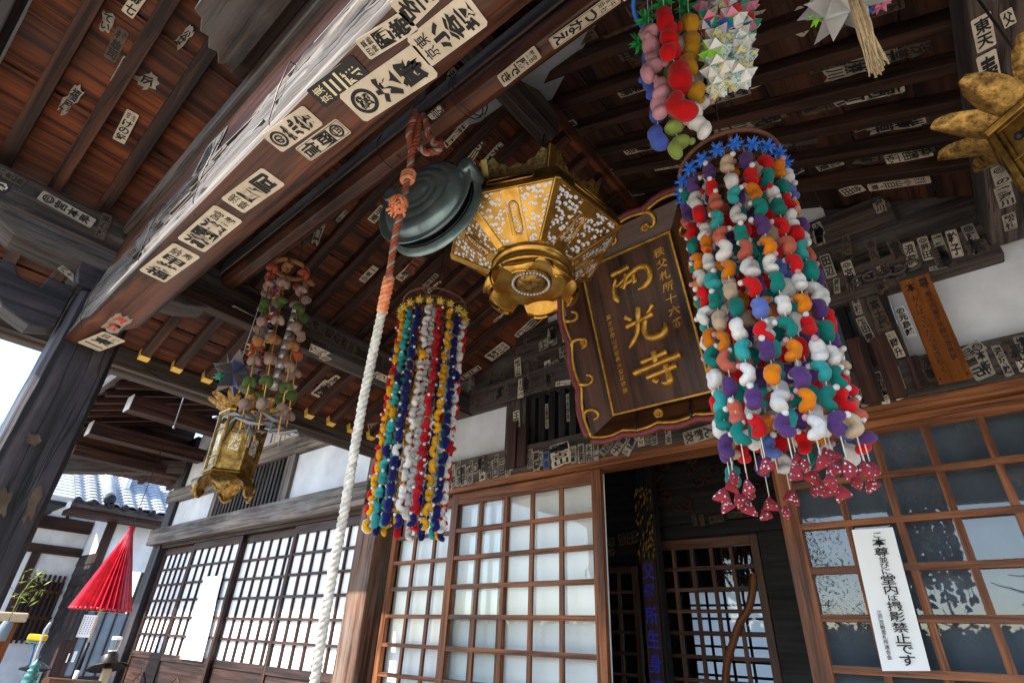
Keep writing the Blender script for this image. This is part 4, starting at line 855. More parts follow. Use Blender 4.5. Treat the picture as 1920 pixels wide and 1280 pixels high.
sheet('paper_notice', F + .004, ((1597, 993), (1674, 988), (1745, 1257), (1655, 1257)), ('paperx', 'ink'), 'tall white paper notice with brushed black writing on the dark glazed door', 'notice', [('ご本尊並びに堂内は撮影禁止です', .60, .03, .97, .34), ('江戸百観音札所連合会', .22, .60, .93, .11)])
sheet('paper_notice', F - .002, ((384, 1080), (418, 1078), (379, 1239), (338, 1234)), ('paperx', 'ink'), 'blank sunlit white paper sheet hung on the shoji doors', 'notice', [])
# orange votive plaque
def plaque():
    p = [onp(*q, (0, 1, 0), F - .06) for q in ((1686, 527), (1743, 511), (1822, 706), (1759, 723))]
    t = thing('votive_plaque', 'orange cedar plaque with two columns of black brushed prayer, fixed over the lintel', 'plaque', (p[0] + p[2]) / 2)
    x0, x1, z0, z1 = (p[0].x + p[3].x) / 2, (p[1].x + p[2].x) / 2, (p[2].z + p[3].z) / 2, (p[0].z + p[1].z) / 2
    mb = MB(); mb.box((x0, F - .06, z0), (x1, F - .042, z1)); mb.build('board', 'plaque', t, bevel=.003)
    mb = MB(); r, d = EX, -EZ; W, H = x1 - x0, z1 - z0
    column(mb, '本尊'[0], V((x0 + W * .3, F - .0605, z1 - H * .03)), r, d, W * .3, H * .12, 0, .02); column(mb, '尊', V((x0 + W * .74, F - .0605, z1 - H * .02)), r, d, W * .32, H * .12, 0, .02)
    column(mb, '第十六番千手観世音菩薩', V((x0 + W * .73, F - .0605, z1 - H * .17)), r, d, W * .2, H * .66, 0, .008); column(mb, 'おんばさらたらまきりく', V((x0 + W * .3, F - .0605, z1 - H * .17)), r, d, W * .2, H * .75, 0, .008)
    mb.build('writing', 'ink', t, merge=False)
    mb = MB()
    for a, b in ((.1, .04), (.9, .04)): mb.ball((x0 + W * a, F - .061, z0 + H * b), .004, 6)
    mb.build('nail', 'iron', t)
plaque()
# hanging couplet board inside the doorway
t = thing('couplet_board', 'tall red brown board with blue brushed characters under gilded hanging ornament inside the doorway', 'couplet board', (-1.36, 3.22, FL))
p = [onp(*q, (0, 1, 0), 3.2) for q in ((1202, 1048), (1232, 1046), (1242, 1290), (1216, 1290))]
x0, x1 = (p[0].x + p[3].x) / 2, (p[1].x + p[2].x) / 2; zt_ = p[0].z
mb = MB(); mb.box((x0, 3.2, FL + .05), (x1, 3.225, zt_)); mb.build('board', 'trim', t, bevel=.004)
mb = MB(); mb.box((x0 - .01, 3.23, FL), (x1 + .01, 3.30, 1.3)); mb.build('post', 'black', t)
mb = MB(); column(mb, '父母所生身速証大覚位', V(((x0 + x1) / 2, 3.1985, zt_ - .01)), EX, -EZ, (x1 - x0) * .8, zt_ - FL - .1, 0, .02, .8); mb.build('writing', 'inkb', t, merge=False)
mb = MB()
for k in range(70):
    z = zt_ + .04 + random.random() * .42; x = x0 - .01 + random.random() * (x1 - x0 + .02); mb.tube([(x, 3.19 + random.random() * .03, z), (x + .012, 3.185, z - .02), (x, 3.19, z - .045)], .004, 4)
for k in range(4):
    x = x0 + (x1 - x0) * k / 3; mb.tube([(x, 3.195, zt_ + .09), (x, 3.195, zt_ - .02)], .0025, 4)
mb.build('gilt_ornament', 'brassd', t)

# ================================================================== TEMPLE NAME BOARD
t = thing('name_board', 'large carved temple name board with three gilt characters and scrolled gilt frame above the doorway', 'name board', (-1.11, 2.5, 1.15))
sx0, sx1 = -1.385, -.835; sb, stp = V((0, 2.48, 1.15)), V((0, 2.20, 1.975))
up = (stp - sb).normalized(); SW, SH = sx1 - sx0, (stp - sb).length; nr = EX.cross(up).normalized()    # nr points into the building or out of it
if nr.y > 0: nr = -nr
so = V((sx0, sb.y, sb.z)); SX = (EX, up, nr)
mb = MB(); mb.box((0, 0, -.02), (SW, SH, 0), 0, SX, so); mb.build('panel', 'signw', t)
mb = MB()
for a, b in (((-.012, -.012, -.01), (0, SH + .012, .014)), ((SW, -.012, -.01), (SW + .012, SH + .012, .014)), ((0, -.012, -.01), (SW, 0, .0135)), ((0, SH, -.01), (SW, SH + .012, .0135))): mb.box(a, b, 0, SX, so)
mb.build('gilt_border', 'gilt', t, bevel=.002)
# flared frame boards: inner edge at the border, outer edge wider and set forward
FW, FD = .115, .085
def quad(mb, a, b, c, d, th=.02, mat=0):
    P = [so + EX * q[0] + up * q[1] + nr * q[2] for q in (a, b, c, d)]; n_ = (P[1] - P[0]).cross(P[2] - P[0]).normalized()
    mb.prism([(0, 0)], SX, so, 0) if False else None
    Q = [p - n_ * th for p in P]; mb.face(P, [(0, 0), (.6, 0), (.6, .1), (0, .1)], mat); mb.face(Q[::-1], None, mat)
    for i in range(4): mb.face([P[i], Q[i], Q[(i + 1) % 4], P[(i + 1) % 4]], None, mat)
e = .012
mb = MB()
i0, i1, j0, j1 = -e, SW + e, -e, SH + e
quad(mb, (i0, j0, 0), (i0, j1, 0), (i0 - FW, j1 + FW, FD), (i0 - FW, j0 - FW * .8, FD)); quad(mb, (i1, j1, 0), (i1, j0, 0), (i1 + FW, j0 - FW * .8, FD), (i1 + FW, j1 + FW, FD))
quad(mb, (i0, j1, 0), (i1, j1, 0), (i1 + FW, j1 + FW, FD), (i0 - FW, j1 + FW, FD)); quad(mb, (i1, j0, 0), (i0, j0, 0), (i0 - FW, j0 - FW * .8, FD), (i1 + FW, j0 - FW * .8, FD))
mb.build('flared_frame', 'signw', t)
fp = lambda u_, v_, k: so + EX * u_ + up * v_ + nr * (FD * k + .004)   # k: 0 at border, 1 at outer edge
def edge_pts(n, side):
    """points along one outer side, lobed"""
    out = []
    for i in range(n + 1):
        s = i / n; lob = abs(sin(s * pi * 4)) * .022
        if side == 'l': out.append((i0 - FW - lob, j0 - FW * .8 + (j1 - j0 + FW * 1.8) * s))
        if side == 'r': out.append((i1 + FW + lob, j0 - FW * .8 + (j1 - j0 + FW * 1.8) * s))
        if side == 't': out.append((i0 - FW + (i1 - i0 + 2 * FW) * s, j1 + FW + lob + .03 * (2 * s - 1) ** 2))
        if side == 'b': out.append((i0 - FW + (i1 - i0 + 2 * FW) * s, j0 - FW * .8 - lob * .7))
    return out
mt_, gd = MB(), MB()
for sd_ in 'lrtb':
    P = edge_pts(40, sd_); gd.tube([fp(a, b, 1.0) for a, b in P], .0105, 6)
    off = {'l': (-.022, 0), 'r': (.022, 0), 't': (0, .022), 'b': (0, -.022)}[sd_]
    mt_.tube([fp(a + off[0], b + off[1], 1.02) for a, b in P], [.016 + .004 * abs(sin(k * .9)) for k in range(len(P))], 8)
    # scrolls curling in over the frame board
    nsc = {'l': 5, 'r': 5, 't': 3, 'b': 0}[sd_]
    for q in range(nsc):
        a, b = P[int((q + .62) * 40 / (nsc + .4))]; hx, hy = {'l': (1, 0), 'r': (-1, 0), 't': (0, -1), 'b': (0, 1)}[sd_]
        sgn = -1 if q % 2 else 1; pts = []
        for k in range(18):
            th = k / 17 * 4.6; R_ = .050 * (1 - k / 17 * .70)
            cx_, cy_ = a + hx * .046, b + hy * .046
            ox, oy = -hx * cos(th) * R_ - hy * sin(th) * R_ * sgn, -hy * cos(th) * R_ + hx * sin(th) * R_ * sgn
            dist = abs((cx_ + ox - (i0 - FW if sd_ == 'l' else i1 + FW)) if sd_ in 'lr' else (cy_ + oy - (j1 + FW))) / FW
            pts.append(fp(cx_ + ox, cy_ + oy, max(.1, 1.0 - dist) + .05))
        gd.tube(pts, [.0140 * (1 - k / 17 * .40) for k in range(18)], 6)
mt_.build('maroon_edge', 'maroon', t); gd.build('gilt_scrolls', 'gilt', t)
for (a, b) in ((i0 - FW * .5, SH * .5), (i1 + FW * .5, SH * .5), (SW * .18, j1 + FW * .5), (SW * .82, j1 + FW * .5), (SW * .5, j0 - FW * .4)):
    mb = MB(); c = fp(a, b, .55)
    for k in range(16):
        an = 2 * pi * k / 16; mb.tube([c + (EX * cos(an) + up * sin(an)) * .006 + nr * .006, c + (EX * cos(an) + up * sin(an)) * .026 + nr * .008], [.003, .005], 5)
    mb.ball(c + nr * .008, .008, 6); mb.build('gilt_crest', 'gilt', t)
def carved(mb, ch, cx_, cy_, w_, h_, th, bold, slant=0):
    vs_, fs = glyph(ch, bold); k = len(mb.v); n_ = len(vs_)
    for zz in (th, 0):
        for x, y in vs_: mb.v.append(tuple(so + EX * (cx_ + x * w_ + y * slant * w_) + up * (cy_ + y * h_ + x * .08 * h_) + nr * (zz + .0005)))
    ed = {}
    for f in fs:
        mb.f.append(tuple(k + i for i in f)); mb.u.append([(0, 0)] * len(f)); mb.m.append(0); mb.sm.append(False)
        for a, b in zip(f, f[1:] + f[:1]): ed[(a, b)] = 1
    for (a, b) in ed:
        if (b, a) not in ed: mb.f.append((k + a, k + b, k + n_ + b, k + n_ + a)); mb.u.append([(0, 0)] * 4); mb.m.append(0); mb.sm.append(False)
STROKES = dict(西=[[(.06, .93, .9), (.30, .95, .75), (.56, .99, 1.0)], [(.16, .78, .5), (.05, .50, .8), (.04, .22, 1.0), (.10, .02, .4)], [(.10, .52, .4), (.45, .70, .8), (.78, .84, 1.0), (.96, .74, 1.15), (.98, .45, 1.1), (.84, .24, 1.0), (.62, .20, .4)], [(.44, .80, .9), (.38, .58, .8), (.28, .36, .5)], [(.60, .72, .8), (.60, .40, .9)], [(.20, .46, .5), (.62, .56, .8)]],
    光=[[(.48, 1.0, 1.0), (.44, .80, 1.0), (.42, .62, .7)], [(.12, .86, .9), (.26, .70, .6)], [(.84, .94, .9), (.64, .72, .5)], [(.08, .58, .9), (.40, .62, .7), (.80, .70, 1.0)], [(.40, .60, .9), (.32, .34, .8), (.16, .12, .8), (.04, .0, .3)], [(.58, .62, .9), (.50, .32, .9), (.58, .12, 1.1), (.84, .08, 1.2), (.98, .20, 1.0), (1.0, .38, .3)]],
    寺=[[(.50, 1.0, .9), (.50, .84, 1.0), (.49, .66, .8)], [(.20, .78, .8), (.45, .82, .8), (.76, .87, 1.0)], [(.0, .55, 1.1), (.35, .60, .9), (.70, .66, .9), (1.0, .70, 1.2)], [(.24, .34, .9), (.55, .39, .8), (.88, .45, 1.0)], [(.66, .56, .9), (.68, .30, 1.0), (.66, .08, 1.2), (.50, .12, .4)], [(.36, .26, .8), (.46, .14, 1.0)]])
def spline(P, n=8):
    out = []
    for i in range(len(P) - 1):
        a, b, c, d = P[max(i - 1, 0)], P[i], P[i + 1], P[min(i + 2, len(P) - 1)]
        for k in range(n):
            u = k / n; out.append(tuple(.5 * (2 * q[1] + (q[2] - q[0]) * u + (2 * q[0] - 5 * q[1] + 4 * q[2] - q[3]) * u * u + (3 * q[1] - q[0] - 3 * q[2] + q[3]) * u ** 3) for q in zip(a, b, c, d)))
    return out + [P[-1]]
for ch, cx_, cy_, hh, ww in (('西', .50, .795, .215, .44), ('光', .52, .50, .24, .44), ('寺', .56, .205, .23, .52)):
    mb = MB()
    for st in STROKES[ch]:
        sp = spline(st); P = [so + EX * (SW * (cx_ + (x - .5) * ww)) + up * (SH * (cy_ + (y - .5) * hh)) + nr * .002 for x, y, w_ in sp]
        mb.tube(P, [max(.004, .0205 * w_ * (.72 if i in (0, len(sp) - 1) else 1)) for i, (x, y, w_) in enumerate(sp)], 8)
    mb.build('gilt_character', 'gilt', t)
mb = MB()
for i, ch in enumerate('秩父札所十六番'): carved(mb, ch, SW * (.86 + .0 * i), SH * (.91 - i * .078), SW * .115, SH * .058, .006, .015, .1)
for i, ch in enumerate('真言宗豊山派管長大僧正敬書'): carved(mb, ch, SW * .17, SH * (.62 - i * .041), SW * .06, SH * .033, .004, .012, .1)
mb.build('gilt_inscription', 'gilt', t, merge=False)
for x in (SW * .25, SW * .8):
    mb = MB(); mb.tube([fp(x, j0 - .01, 0), fp(x + .01, j0 - .06, .9), fp(x + .015, j0 - .10, 1.2), fp(x + .0, j0 - .115, .6)], .006, 6); mb.build('iron_hook', 'iron', t)

# ================================================================== GONG AND ROPE
gc = at(803, 383, 1.93)
gax = V((.22, -1, .02)).normalized()          # the face looks out to the yard
gx = gax.cross(EZ).normalized(); gy = gx.cross(gax).normalized()
if gy.z < 0: gy = -gy; gx = -gx
GXF = (gx, gy, gax)
t = thing('bronze_gong', 'green bronze flat temple gong with open mouth, hanging from the tie beam', 'gong', gc)
R_ = .178; GS = .97
prof = [(r * GS, z) for r, z in [(0.0, .074), (.045, .074), (.05, .070), (.055, .0725), (.075, .072), (.079, .066), (.084, .0695), (.115, .066), (.119, .060), (.125, .0635), (.150, .055), (.166, .040), (.174, .022), (.178, .012)]]
mb = MB(); mb.lathe(prof, gc, GXF, 48); mb.lathe([(r, z - .012) for r, z in prof[::-1]], gc, GXF, 48); mb.build('front_shell', 'bronze', t)
mb = MB(); back = [(r, -z - .016) for r, z in prof]; mb.lathe(back, gc, GXF, 48); mb.lathe([(r, z + .012) for r, z in back[::-1]], gc, GXF, 48); mb.build('back_shell', 'bronze', t)
mb = MB()     # lips of the mouth over the lower two thirds, closed band over the top
lip = lambda a, r, z: gc + gx * (r * GS * cos(a)) + gy * (r * GS * sin(a)) + gax * z
A0, A1 = rad(150), rad(390)
for zz, ro in ((.012, 1), (-.028, -1)):
    rows = [[lip(A0 + (A1 - A0) * k / 50, r, zz + dz * ro) for r, dz in ((.172, 0), (.190, .004), (.202, .014), (.205, .018), (.199, .020), (.184, .012), (.172, .012))] for k in range(51)]; mb.grid(rows)
rows = [[lip(rad(30) + rad(120) * k / 24, .1775, z) for z in (.013, .0, -.015, -.029)] for k in range(25)]; mb.grid(rows)
mb.build('mouth_lip', 'bronze', t)
mb = MB(); mb.lathe([(0, -.02), (.18, -.02)], gc, GXF, 32); mb.lathe([(0, .004), (.18, .004)], gc, GXF, 32); mb.build('dark_inside', 'iron', t)  # black discs stand in for the shade inside the mouth
for a in (28, 152):
    mb = MB(); c = lip(rad(a), .196, -.008); ax_ = gax; P = [c - ax_ * .05, c - ax_ * .045, c + ax_ * .045, c + ax_ * .05]; mb.tube(P, [.024, .030, .030, .024], 14); mb.build('side_lug', 'bronze', t, bevel=.002)
for a in (70, 110):
    mb = MB(); c = lip(rad(a), .185, -.008); mb.tube([c + gy * (.022 * sin(x)) + gx * (.022 * cos(x)) for x in [2 * pi * k / 14 for k in range(14)]], .006, 6, closed=True)
    mb.tube([c + gy * .02, c + gy * .05 + V((.0, -.02, .01)), V((c.x + .01, .73, 1.54))], .0025, 5); mb.build('hanging_ring', 'wire', t)
def braid(mb, path, r, pitch, mat=0, ph0=0, n=3, step=.006):
    """three plaited strands wound about a path"""
    path = [V(p) for p in path]; seg = [0]
    for a, b in zip(path, path[1:]): seg.append(seg[-1] + (b - a).length)
    N = max(8, int(seg[-1] / step)); pts = []
    for i in range(N + 1):
        s = seg[-1] * i / N; k = max(0, min(len(path) - 2, next((q for q in range(len(seg) - 1) if seg[q + 1] >= s), 0)))
        f_ = (s - seg[k]) / max(1e-6, seg[k + 1] - seg[k]); pts.append((path[k].lerp(path[k + 1], f_), (path[k + 1] - path[k]).normalized(), s))
    for q in range(n):
        P = []
        for p, tn, s in pts:
            a = V((0, 1, 0)) if abs(tn.y) < .8 else V((1, 0, 0)); x = a.cross(tn).normalized(); y = tn.cross(x)
            an = ph0 + 2 * pi * (s / pitch + q / n); P.append(p + x * cos(an) * r * .62 + y * sin(an) * r * .62)
        mb.tube(P, [r * (.60 + .07 * mathutils.noise.noise(V((i_ * .11, q * 7.3, ph0))) ) for i_ in range(len(P))], 6, mat[q] if hasattr(mat, '__len__') else mat)
rp = [at(*q) for q in ((768, 318, 1.80), (757, 375, 1.765), (744, 430, 1.74), (737, 470, 1.725), (727, 535, 1.70), (716, 585, 1.685), (700, 660, 1.66), (682, 745, 1.63), (665, 840, 1.60), (648, 945, 1.57), (629, 1045, 1.54), (610, 1150, 1.515), (590, 1278, 1.49), (578, 1400, 1.46))]
t = thing('bell_rope', 'thick plaited gong rope, orange at the top and white below, hanging before the doors', 'rope', rp[0])
mb = MB(); braid(mb, rp[0:5], .0105, .05, (0, 0, 1)); mb.build('orange_rope', ['ropeo', 'ropeg'], t)
mb = MB(); braid(mb, rp[4:], .0129, .056); mb.build('white_rope', 'ropew', t)
mb = MB(); braid(mb, [rp[4] + V((0, 0, .03)), rp[4], rp[5]], .0160, .05); mb.build('bright_whipping', 'ropeb', t)
mb = MB(); c = at(748, 378, 1.73)
for k in range(26):
    a = random.random() * 6.3; b = random.random() * 6.3; q = V((cos(a) * sin(b), sin(a) * sin(b), cos(b))); w2 = q.cross(V((.3, .7, .2))).normalized()
    mb.tube([c + q * .023 + (w2 * cos(x) + q.cross(w2) * sin(x)) * .016 + V((0, 0, -.01)) for x in [k2 * .5 for k2 in range(13)]], .0045, 5)
for k in range(26):
    q = V((random.uniform(-1, 1), random.uniform(-1, 1), -1)).normalized(); mb.tube([c + q * .018, c + q * .046 + V((0, 0, -.012))], .003, 4)
mb.build('rope_knot', 'ropeb', t)
mb = MB(); c2 = at(765, 332, 1.78)
for k in range(3): mb.tube([c2 + V((.021 * cos(x), .016 * sin(x), -.013 * k + .013)) for x in [2 * pi * q / 12 for q in range(12)]], .0085, 6, closed=True)
mb.build('rope_knot', 'ropeb', t)
mb = MB()
lp = [at(*q) for q in ((768, 322, 1.80), (772, 285, 1.80), (766, 250, 1.79), (775, 222, 1.82), (787, 205, 1.95), (797, 222, 1.84), (803, 250, 1.80), (815, 272, 1.78), (828, 270, 1.80), (822, 283, 1.77), (800, 287, 1.76), (786, 275, 1.77))]
braid(mb, lp, .0105, .05, (0, 1, 0)); braid(mb, [at(772, 285, 1.79), at(783, 260, 1.80), at(786, 225, 1.84), at(790, 205, 1.95)], .011, .05); mb.build('rope_loop', ['ropeo', 'ropeg'], t)

# ================================================================== LANTERNS
def hexpt(c, r, z, k, ph): a = ph + k * pi / 3; return V((c[0] + r * cos(a), c[1] + r * sin(a), z))
def big_lantern():
    c = (-1.05, 1.29); ph = 5.629; zt, zb, Rt, Rb = 1.413, 1.285, .351, .158
    t = thing('hanging_lantern', 'big gilt hexagonal hanging lantern with pierced flaring sides and lotus foot, near the gong', 'lantern', (c[0], c[1], 1.2), 'gilt hanging lanterns')
    H = lambda r, z, k: hexpt(c, r, z, k, ph)
    for k in range(6):
        a, b, d, e_ = H(Rt, zt, k), H(Rt, zt, k + 1), H(Rb, zb, k + 1), H(Rb, zb, k)
        w1 = (b - a).length; w2 = (d - e_).length; hh = ((a + b) / 2 - (d + e_) / 2).length; u0 = k * .83
        mb = MB(); mb.face([e_, d, b, a], [(u0 - w2 / 2, 0), (u0 + w2 / 2, 0), (u0 + w1 / 2, hh), (u0 - w1 / 2, hh)])
        inn = V((0, 0, .008)); mb.face([a + inn, b + inn, d + inn, e_ + inn], None); pan = mb.build('pierced_panel', 'fret', t, merge=False)
        # frame strips of the panel, a rib down the middle with its own little window
        n_ = (b - a).cross(e_ - a).normalized(); n_ = n_ if n_.z < 0 else -n_
        mb = MB(); m0, m1 = (a + b) / 2, (d + e_) / 2; s = (b - a).normalized(); dn = (m1 - m0).normalized()
        mb.box((-.032, .0, -.004), (.032, .045, .004), 0, (s, dn, n_), m0); mb.box((-.030, hh - .04, -.004), (.030, hh, .004), 0, (s, dn, n_), m0)
        for q in (-.030, .026): mb.box((q, .046, -.004), (q + .004, hh - .041, .0035), 0, (s, dn, n_), m0)
        pts = [m0 + dn * (.062 + .012 - .012 * cos(x) if 0 else 0) for x in ()]
        L0, L1, wv = .066, hh - .058, .016; ov = [(wv * cos(x), L1 + wv * sin(x)) for x in [pi * q / 6 for q in range(7)]] + [(wv * cos(x), L0 + wv * sin(x)) for x in [pi + pi * q / 6 for q in range(7)]]
        mb.tube([m0 + s * p[0] + dn * p[1] + n_ * .003 for p in ov], .0035, 6, closed=True); mb.build('panel_rib', 'brass', t)
        mb = MB(); mb.face([m0 + s * (p[0] * .9) + dn * p[1] + n_ * .0018 for p in ov], [p for p in ov]); mb.build('rib_window', 'fret2', t, merge=False)
        mb = MB(); mb.beam(H(Rt + .004, zt, k), H(Rb + .002, zb, k), .030, .012, n_); mb.build('corner_bar', 'brass', t, bevel=.004)
        mb = MB(); mb.beam(a + V((0, 0, .002)), b + V((0, 0, .002)), .012, .016); mb.beam(e_, d, .014, .012); mb.build('edge_bar', 'brass', t, bevel=.003)
        # dark rim band with a little lattice grille
        a2, b2 = H(Rt + .006, zt + .008, k), H(Rt + .006, zt + .008, k + 1); a3, b3 = H(Rt - .015, zt + .075, k), H(Rt - .015, zt + .075, k + 1)
        mb = MB(); mb.face([a2, b2, b3, a3], [(0, 0), (.35, 0), (.34, .07), (.01, .07)]); mb.build('rim_band', 'brassd', t)
        mid = (a2 + b2 + a3 + b3) / 4; nn = (b2 - a2).cross(a3 - a2).normalized(); nn = nn if (mid - V((c[0], c[1], mid.z))).dot(nn) > 0 else -nn; zz = (a3 - a2).normalized()
        mb = MB(); mb.tube([mid + s * x + zz * z + nn * .004 for x, z in ((-.09, 0), (-.085, .016), (.085, .016), (.09, 0), (.085, -.016), (-.085, -.016))], .004, 6, closed=True); mb.build('grille_frame', 'brass', t)
        mb = MB(); mb.box((-.085, -.014, 0), (.085, .014, .0025), 0, (s, zz, nn), mid); mb.build('grille', 'iron', t)
        # fretted crown plate
        Rc = .235; a4, b4 = H(Rc, zt + .085, k), H(Rc, zt + .085, k + 1); s4 = (b4 - a4).normalized(); l4 = (b4 - a4).length; out = (a4 + b4) / 2 - V((c[0], c[1], a4.z)); out.normalize()
        pl_ = [(0, 0), (0, .15), (.02, .165), (.045, .125), (.07, .12), (.085, .10), (.118, .115), (.15, .10), (.165, .12), (.19, .125), (l4 - .02, .165), (l4, .15), (l4, 0)]
        mb = MB(); mb.prism(pl_, (s4, (EZ + out * .22).normalized(), out), a4, .007); mb.build('crown_plate', 'brassf', t)
        mb = MB(); mb.beam(a4 + V((0, 0, 0)), a4 + V((0, 0, .165)) + (a4 - V((c[0], c[1], a4.z))) * .17, .016, .03, s4); mb.build('crown_horn', 'brass', t, bevel=.003)
    mb = MB(); mb.face([H(Rt - .015, zt + .075, k) for k in range(6)]); mb.face([H(.25, zt + .084, k) for k in range(6)]); mb.build('top_plate', 'brassd', t)
    # lotus foot
    X = None; o = V((c[0], c[1], 0))
    mb = MB(); mb.lathe([(.150, zb + .002), (.158, zb - .010), (.150, zb - .022), (.136, zb - .030), (.150, zb - .045), (.162, zb - .065), (.150, zb - .080), (.120, zb - .072), (.092, zb - .070), (.0, zb - .070)], o, None, 36); mb.build('lotus_bowl', 'brass', t)
    for k in range(6):
        a = ph + k * pi / 3 + pi / 6; di = V((cos(a), sin(a), 0)); sd2 = V((-sin(a), cos(a), 0)); rows = []
        for i in range(9):
            u = i / 8; row = []
            for j in range(9):
                v = j / 4 - 1; wd = .073 * (1 - .25 * u) * (1 if u < .75 else 1 - (u - .75) * 1.9)
                rr = .112 + .062 * sin(u * pi * .75) + .008 * (1 - v * v); zz = zb - .060 - .075 * u - .018 * (1 - v * v) * sin(u * pi)
                row.append(o + di * rr + sd2 * (v * wd) + V((0, 0, zz)))
            rows.append(row)
        mb = MB(); mb.grid(rows); mb.grid([[p - di * .010 + V((0, 0, .004)) for p in r[::-1]] for r in rows]); mb.tube([rows[8][j] - di * .004 for j in range(9)], .007, 6); mb.build('lotus_petal', 'brass', t)
    mb = MB(); mb.lathe([(.080, zb - .071), (.080, zb - .079), (.060, zb - .079), (.060, zb - .074)], o, None, 32); mb.lathe([(.058, zb - .0735), (.053, zb - .088), (.03, zb - .092), (0, zb - .093)], o, None, 32); mb.build('boss', 'brassf', t)
    mb = MB()
    for k in range(34): a = 2 * pi * k / 34; mb.ball((c[0] + .070 * cos(a), c[1] + .070 * sin(a), zb - .081), .0062, 6)
    mb.build('pearl_ring', 'silver', t)
    mb = MB(); mb.tube([(c[0], c[1], zt + .08), (c[0] - .04, 1.36, 1.9), (-1.09, 1.41, 2.2)], .0035, 6); mb.build('hanging_wire', 'wire', t)
big_lantern()
def petal_lantern(loc, label):
    """hexagonal lantern: upturned lotus petals above, panelled body, cloud feet below; origin at the top of the body"""
    t = thing('hanging_lantern', label, 'lantern', loc, 'gilt hanging lanterns'); c = V(loc); H = lambda r, z, k: V((c.x + r * cos(k * pi / 3), c.y + r * sin(k * pi / 3), c.z + z))
    R0, R1, HH = .108, .100, .27
    for k in range(6):
        a, b, d, e_ = H(R0, 0, k), H(R0, 0, k + 1), H(R1, -HH, k + 1), H(R1, -HH, k); s = (b - a).normalized(); m0 = (a + b) / 2; dn = ((d + e_) / 2 - m0).normalized(); n_ = s.cross(dn); out = m0 - V((c.x, c.y, m0.z)); n_ = n_ if n_.dot(out) > 0 else -n_; L = (b - a).length
        mb = MB(); mb.face([a, b, d, e_]); mb.build('body_panel', 'brassd', t)
        mb = MB()
        for q in (0, .075, .205, HH - .006): mb.box((-L / 2 + .008, q, .0005), (L / 2 - .008, q + .006, .0045), 0, (s, dn, n_), m0)
        for x in (-L / 2 + .009, L / 2 - .015): mb.box((x, .0065, .0005), (x + .006, .0745, .004), 0, (s, dn, n_), m0); mb.box((x, .0815, .0005), (x + .006, .2045, .004), 0, (s, dn, n_), m0); mb.box((x, .2115, .0005), (x + .006, HH - .0065, .004), 0, (s, dn, n_), m0)
        mb.build('panel_frame', 'brassd', t, bevel=.001)
        mb = MB()
        for x in (-.022, -.008, .008, .022): mb.ball(m0 + s * x + dn * (.040 + (0 if abs(x) > .01 else 0)) + n_ * .001, .0085, 6, 0, (1, 1, 1.0) )
        for q in (.032, .048): mb.ball(m0 + dn * q + n_ * .001, .007, 6)
        mb.build('flower_piercing', 'iron', t)
        mb = MB(); mb.box((-.024, .105, .0003), (.024, .185, .0012), 0, (s, dn, n_), m0); mb.build('pierced_window', 'fret2', t)
        mb = MB(); mb.box((-.027, .222, .0008), (.027, .250, .003), 0, (s, dn, n_), m0); mb.build('name_plate', 'brassd', t, bevel=.004)
        mb = MB(); mb.beam(H(R0 + .002, .002, k), H(R1 + .002, -HH, k), .012, .012, n_); mb.build('corner_bar', 'brassd', t, bevel=.002)
    mb = MB(); mb.lathe([(.0, .0), (.118, .0), (.122, .012), (.112, .022), (.0, .03)], c, None, 6, smooth=False); mb.build('upper_rim', 'brassd', t, bevel=.002); mb = MB(); mb.lathe([(0, -HH), (.112, -HH), (.118, -HH - .012), (.08, -HH - .03), (0, -HH - .03)], c, None, 6, smooth=False); mb.build('lower_rim', 'brassd', t, bevel=.002)
    for k in range(11):
        a = 2 * pi * k / 11 + .2; di = V((cos(a), sin(a), 0)); sd2 = V((-sin(a), cos(a), 0)); rows = []
        for i in range(8):
            u = i / 7; wd = .037 * max(0, sin(pi * (.22 + .77 * u))) ** .42 + .0005
            rows.append([c + di * (.095 + .094 * u - .018 * sin(pi * u) - .010 * (v * v)) + sd2 * (wd * v) + V((0, 0, .012 + .055 * u ** 1.5 + .012 * v * v)) for v in (-1, -.6, -.2, .2, .6, 1)])
        mb = MB(); mb.grid(rows); mb.grid([[p + V((0, 0, .004)) for p in r[::-1]] for r in rows]); mb.build('lotus_petal', 'brassf', t)
    for k in range(6):
        a = k * pi / 3 + pi / 6; di = V((cos(a), sin(a), 0)); sd2 = V((-sin(a), cos(a), 0)); rows = []
        for i in range(8):
            u = i / 7
            rows.append([c + di * (.080 + .052 * sin(u * 2.1)) + sd2 * (.056 * v * (1 - .5 * u * u)) + V((0, 0, -HH - .02 - .085 * u * (1 - .35 * v * v) + .012 * (1 - v * v) * (1 - u))) for v in (-1, -.6, -.2, .2, .6, 1)])
        mb = MB(); mb.grid(rows); mb.grid([[p - di * .006 for p in r[::-1]] for r in rows]); mb.tube([rows[7][j] for j in range(6)], .008, 6); mb.build('cloud_foot', 'brassf', t)
    mb = MB(); mb.tube([c + V((0, 0, .02)), c + V((0, 0, .55))], .003, 5); mb.build('hanging_wire', 'wire', t)
    return t
sl_ = at(460, 785, 2.6)
small = petal_lantern(sl_, 'small gilt hexagonal lantern with lotus petals hanging below the strings of cloth peaches')
rl = at(1996, 226, 1.0)
dup(small, rl, .35, 'gilt hexagonal lantern close by, cut off by the picture edge, with fat lotus petals')

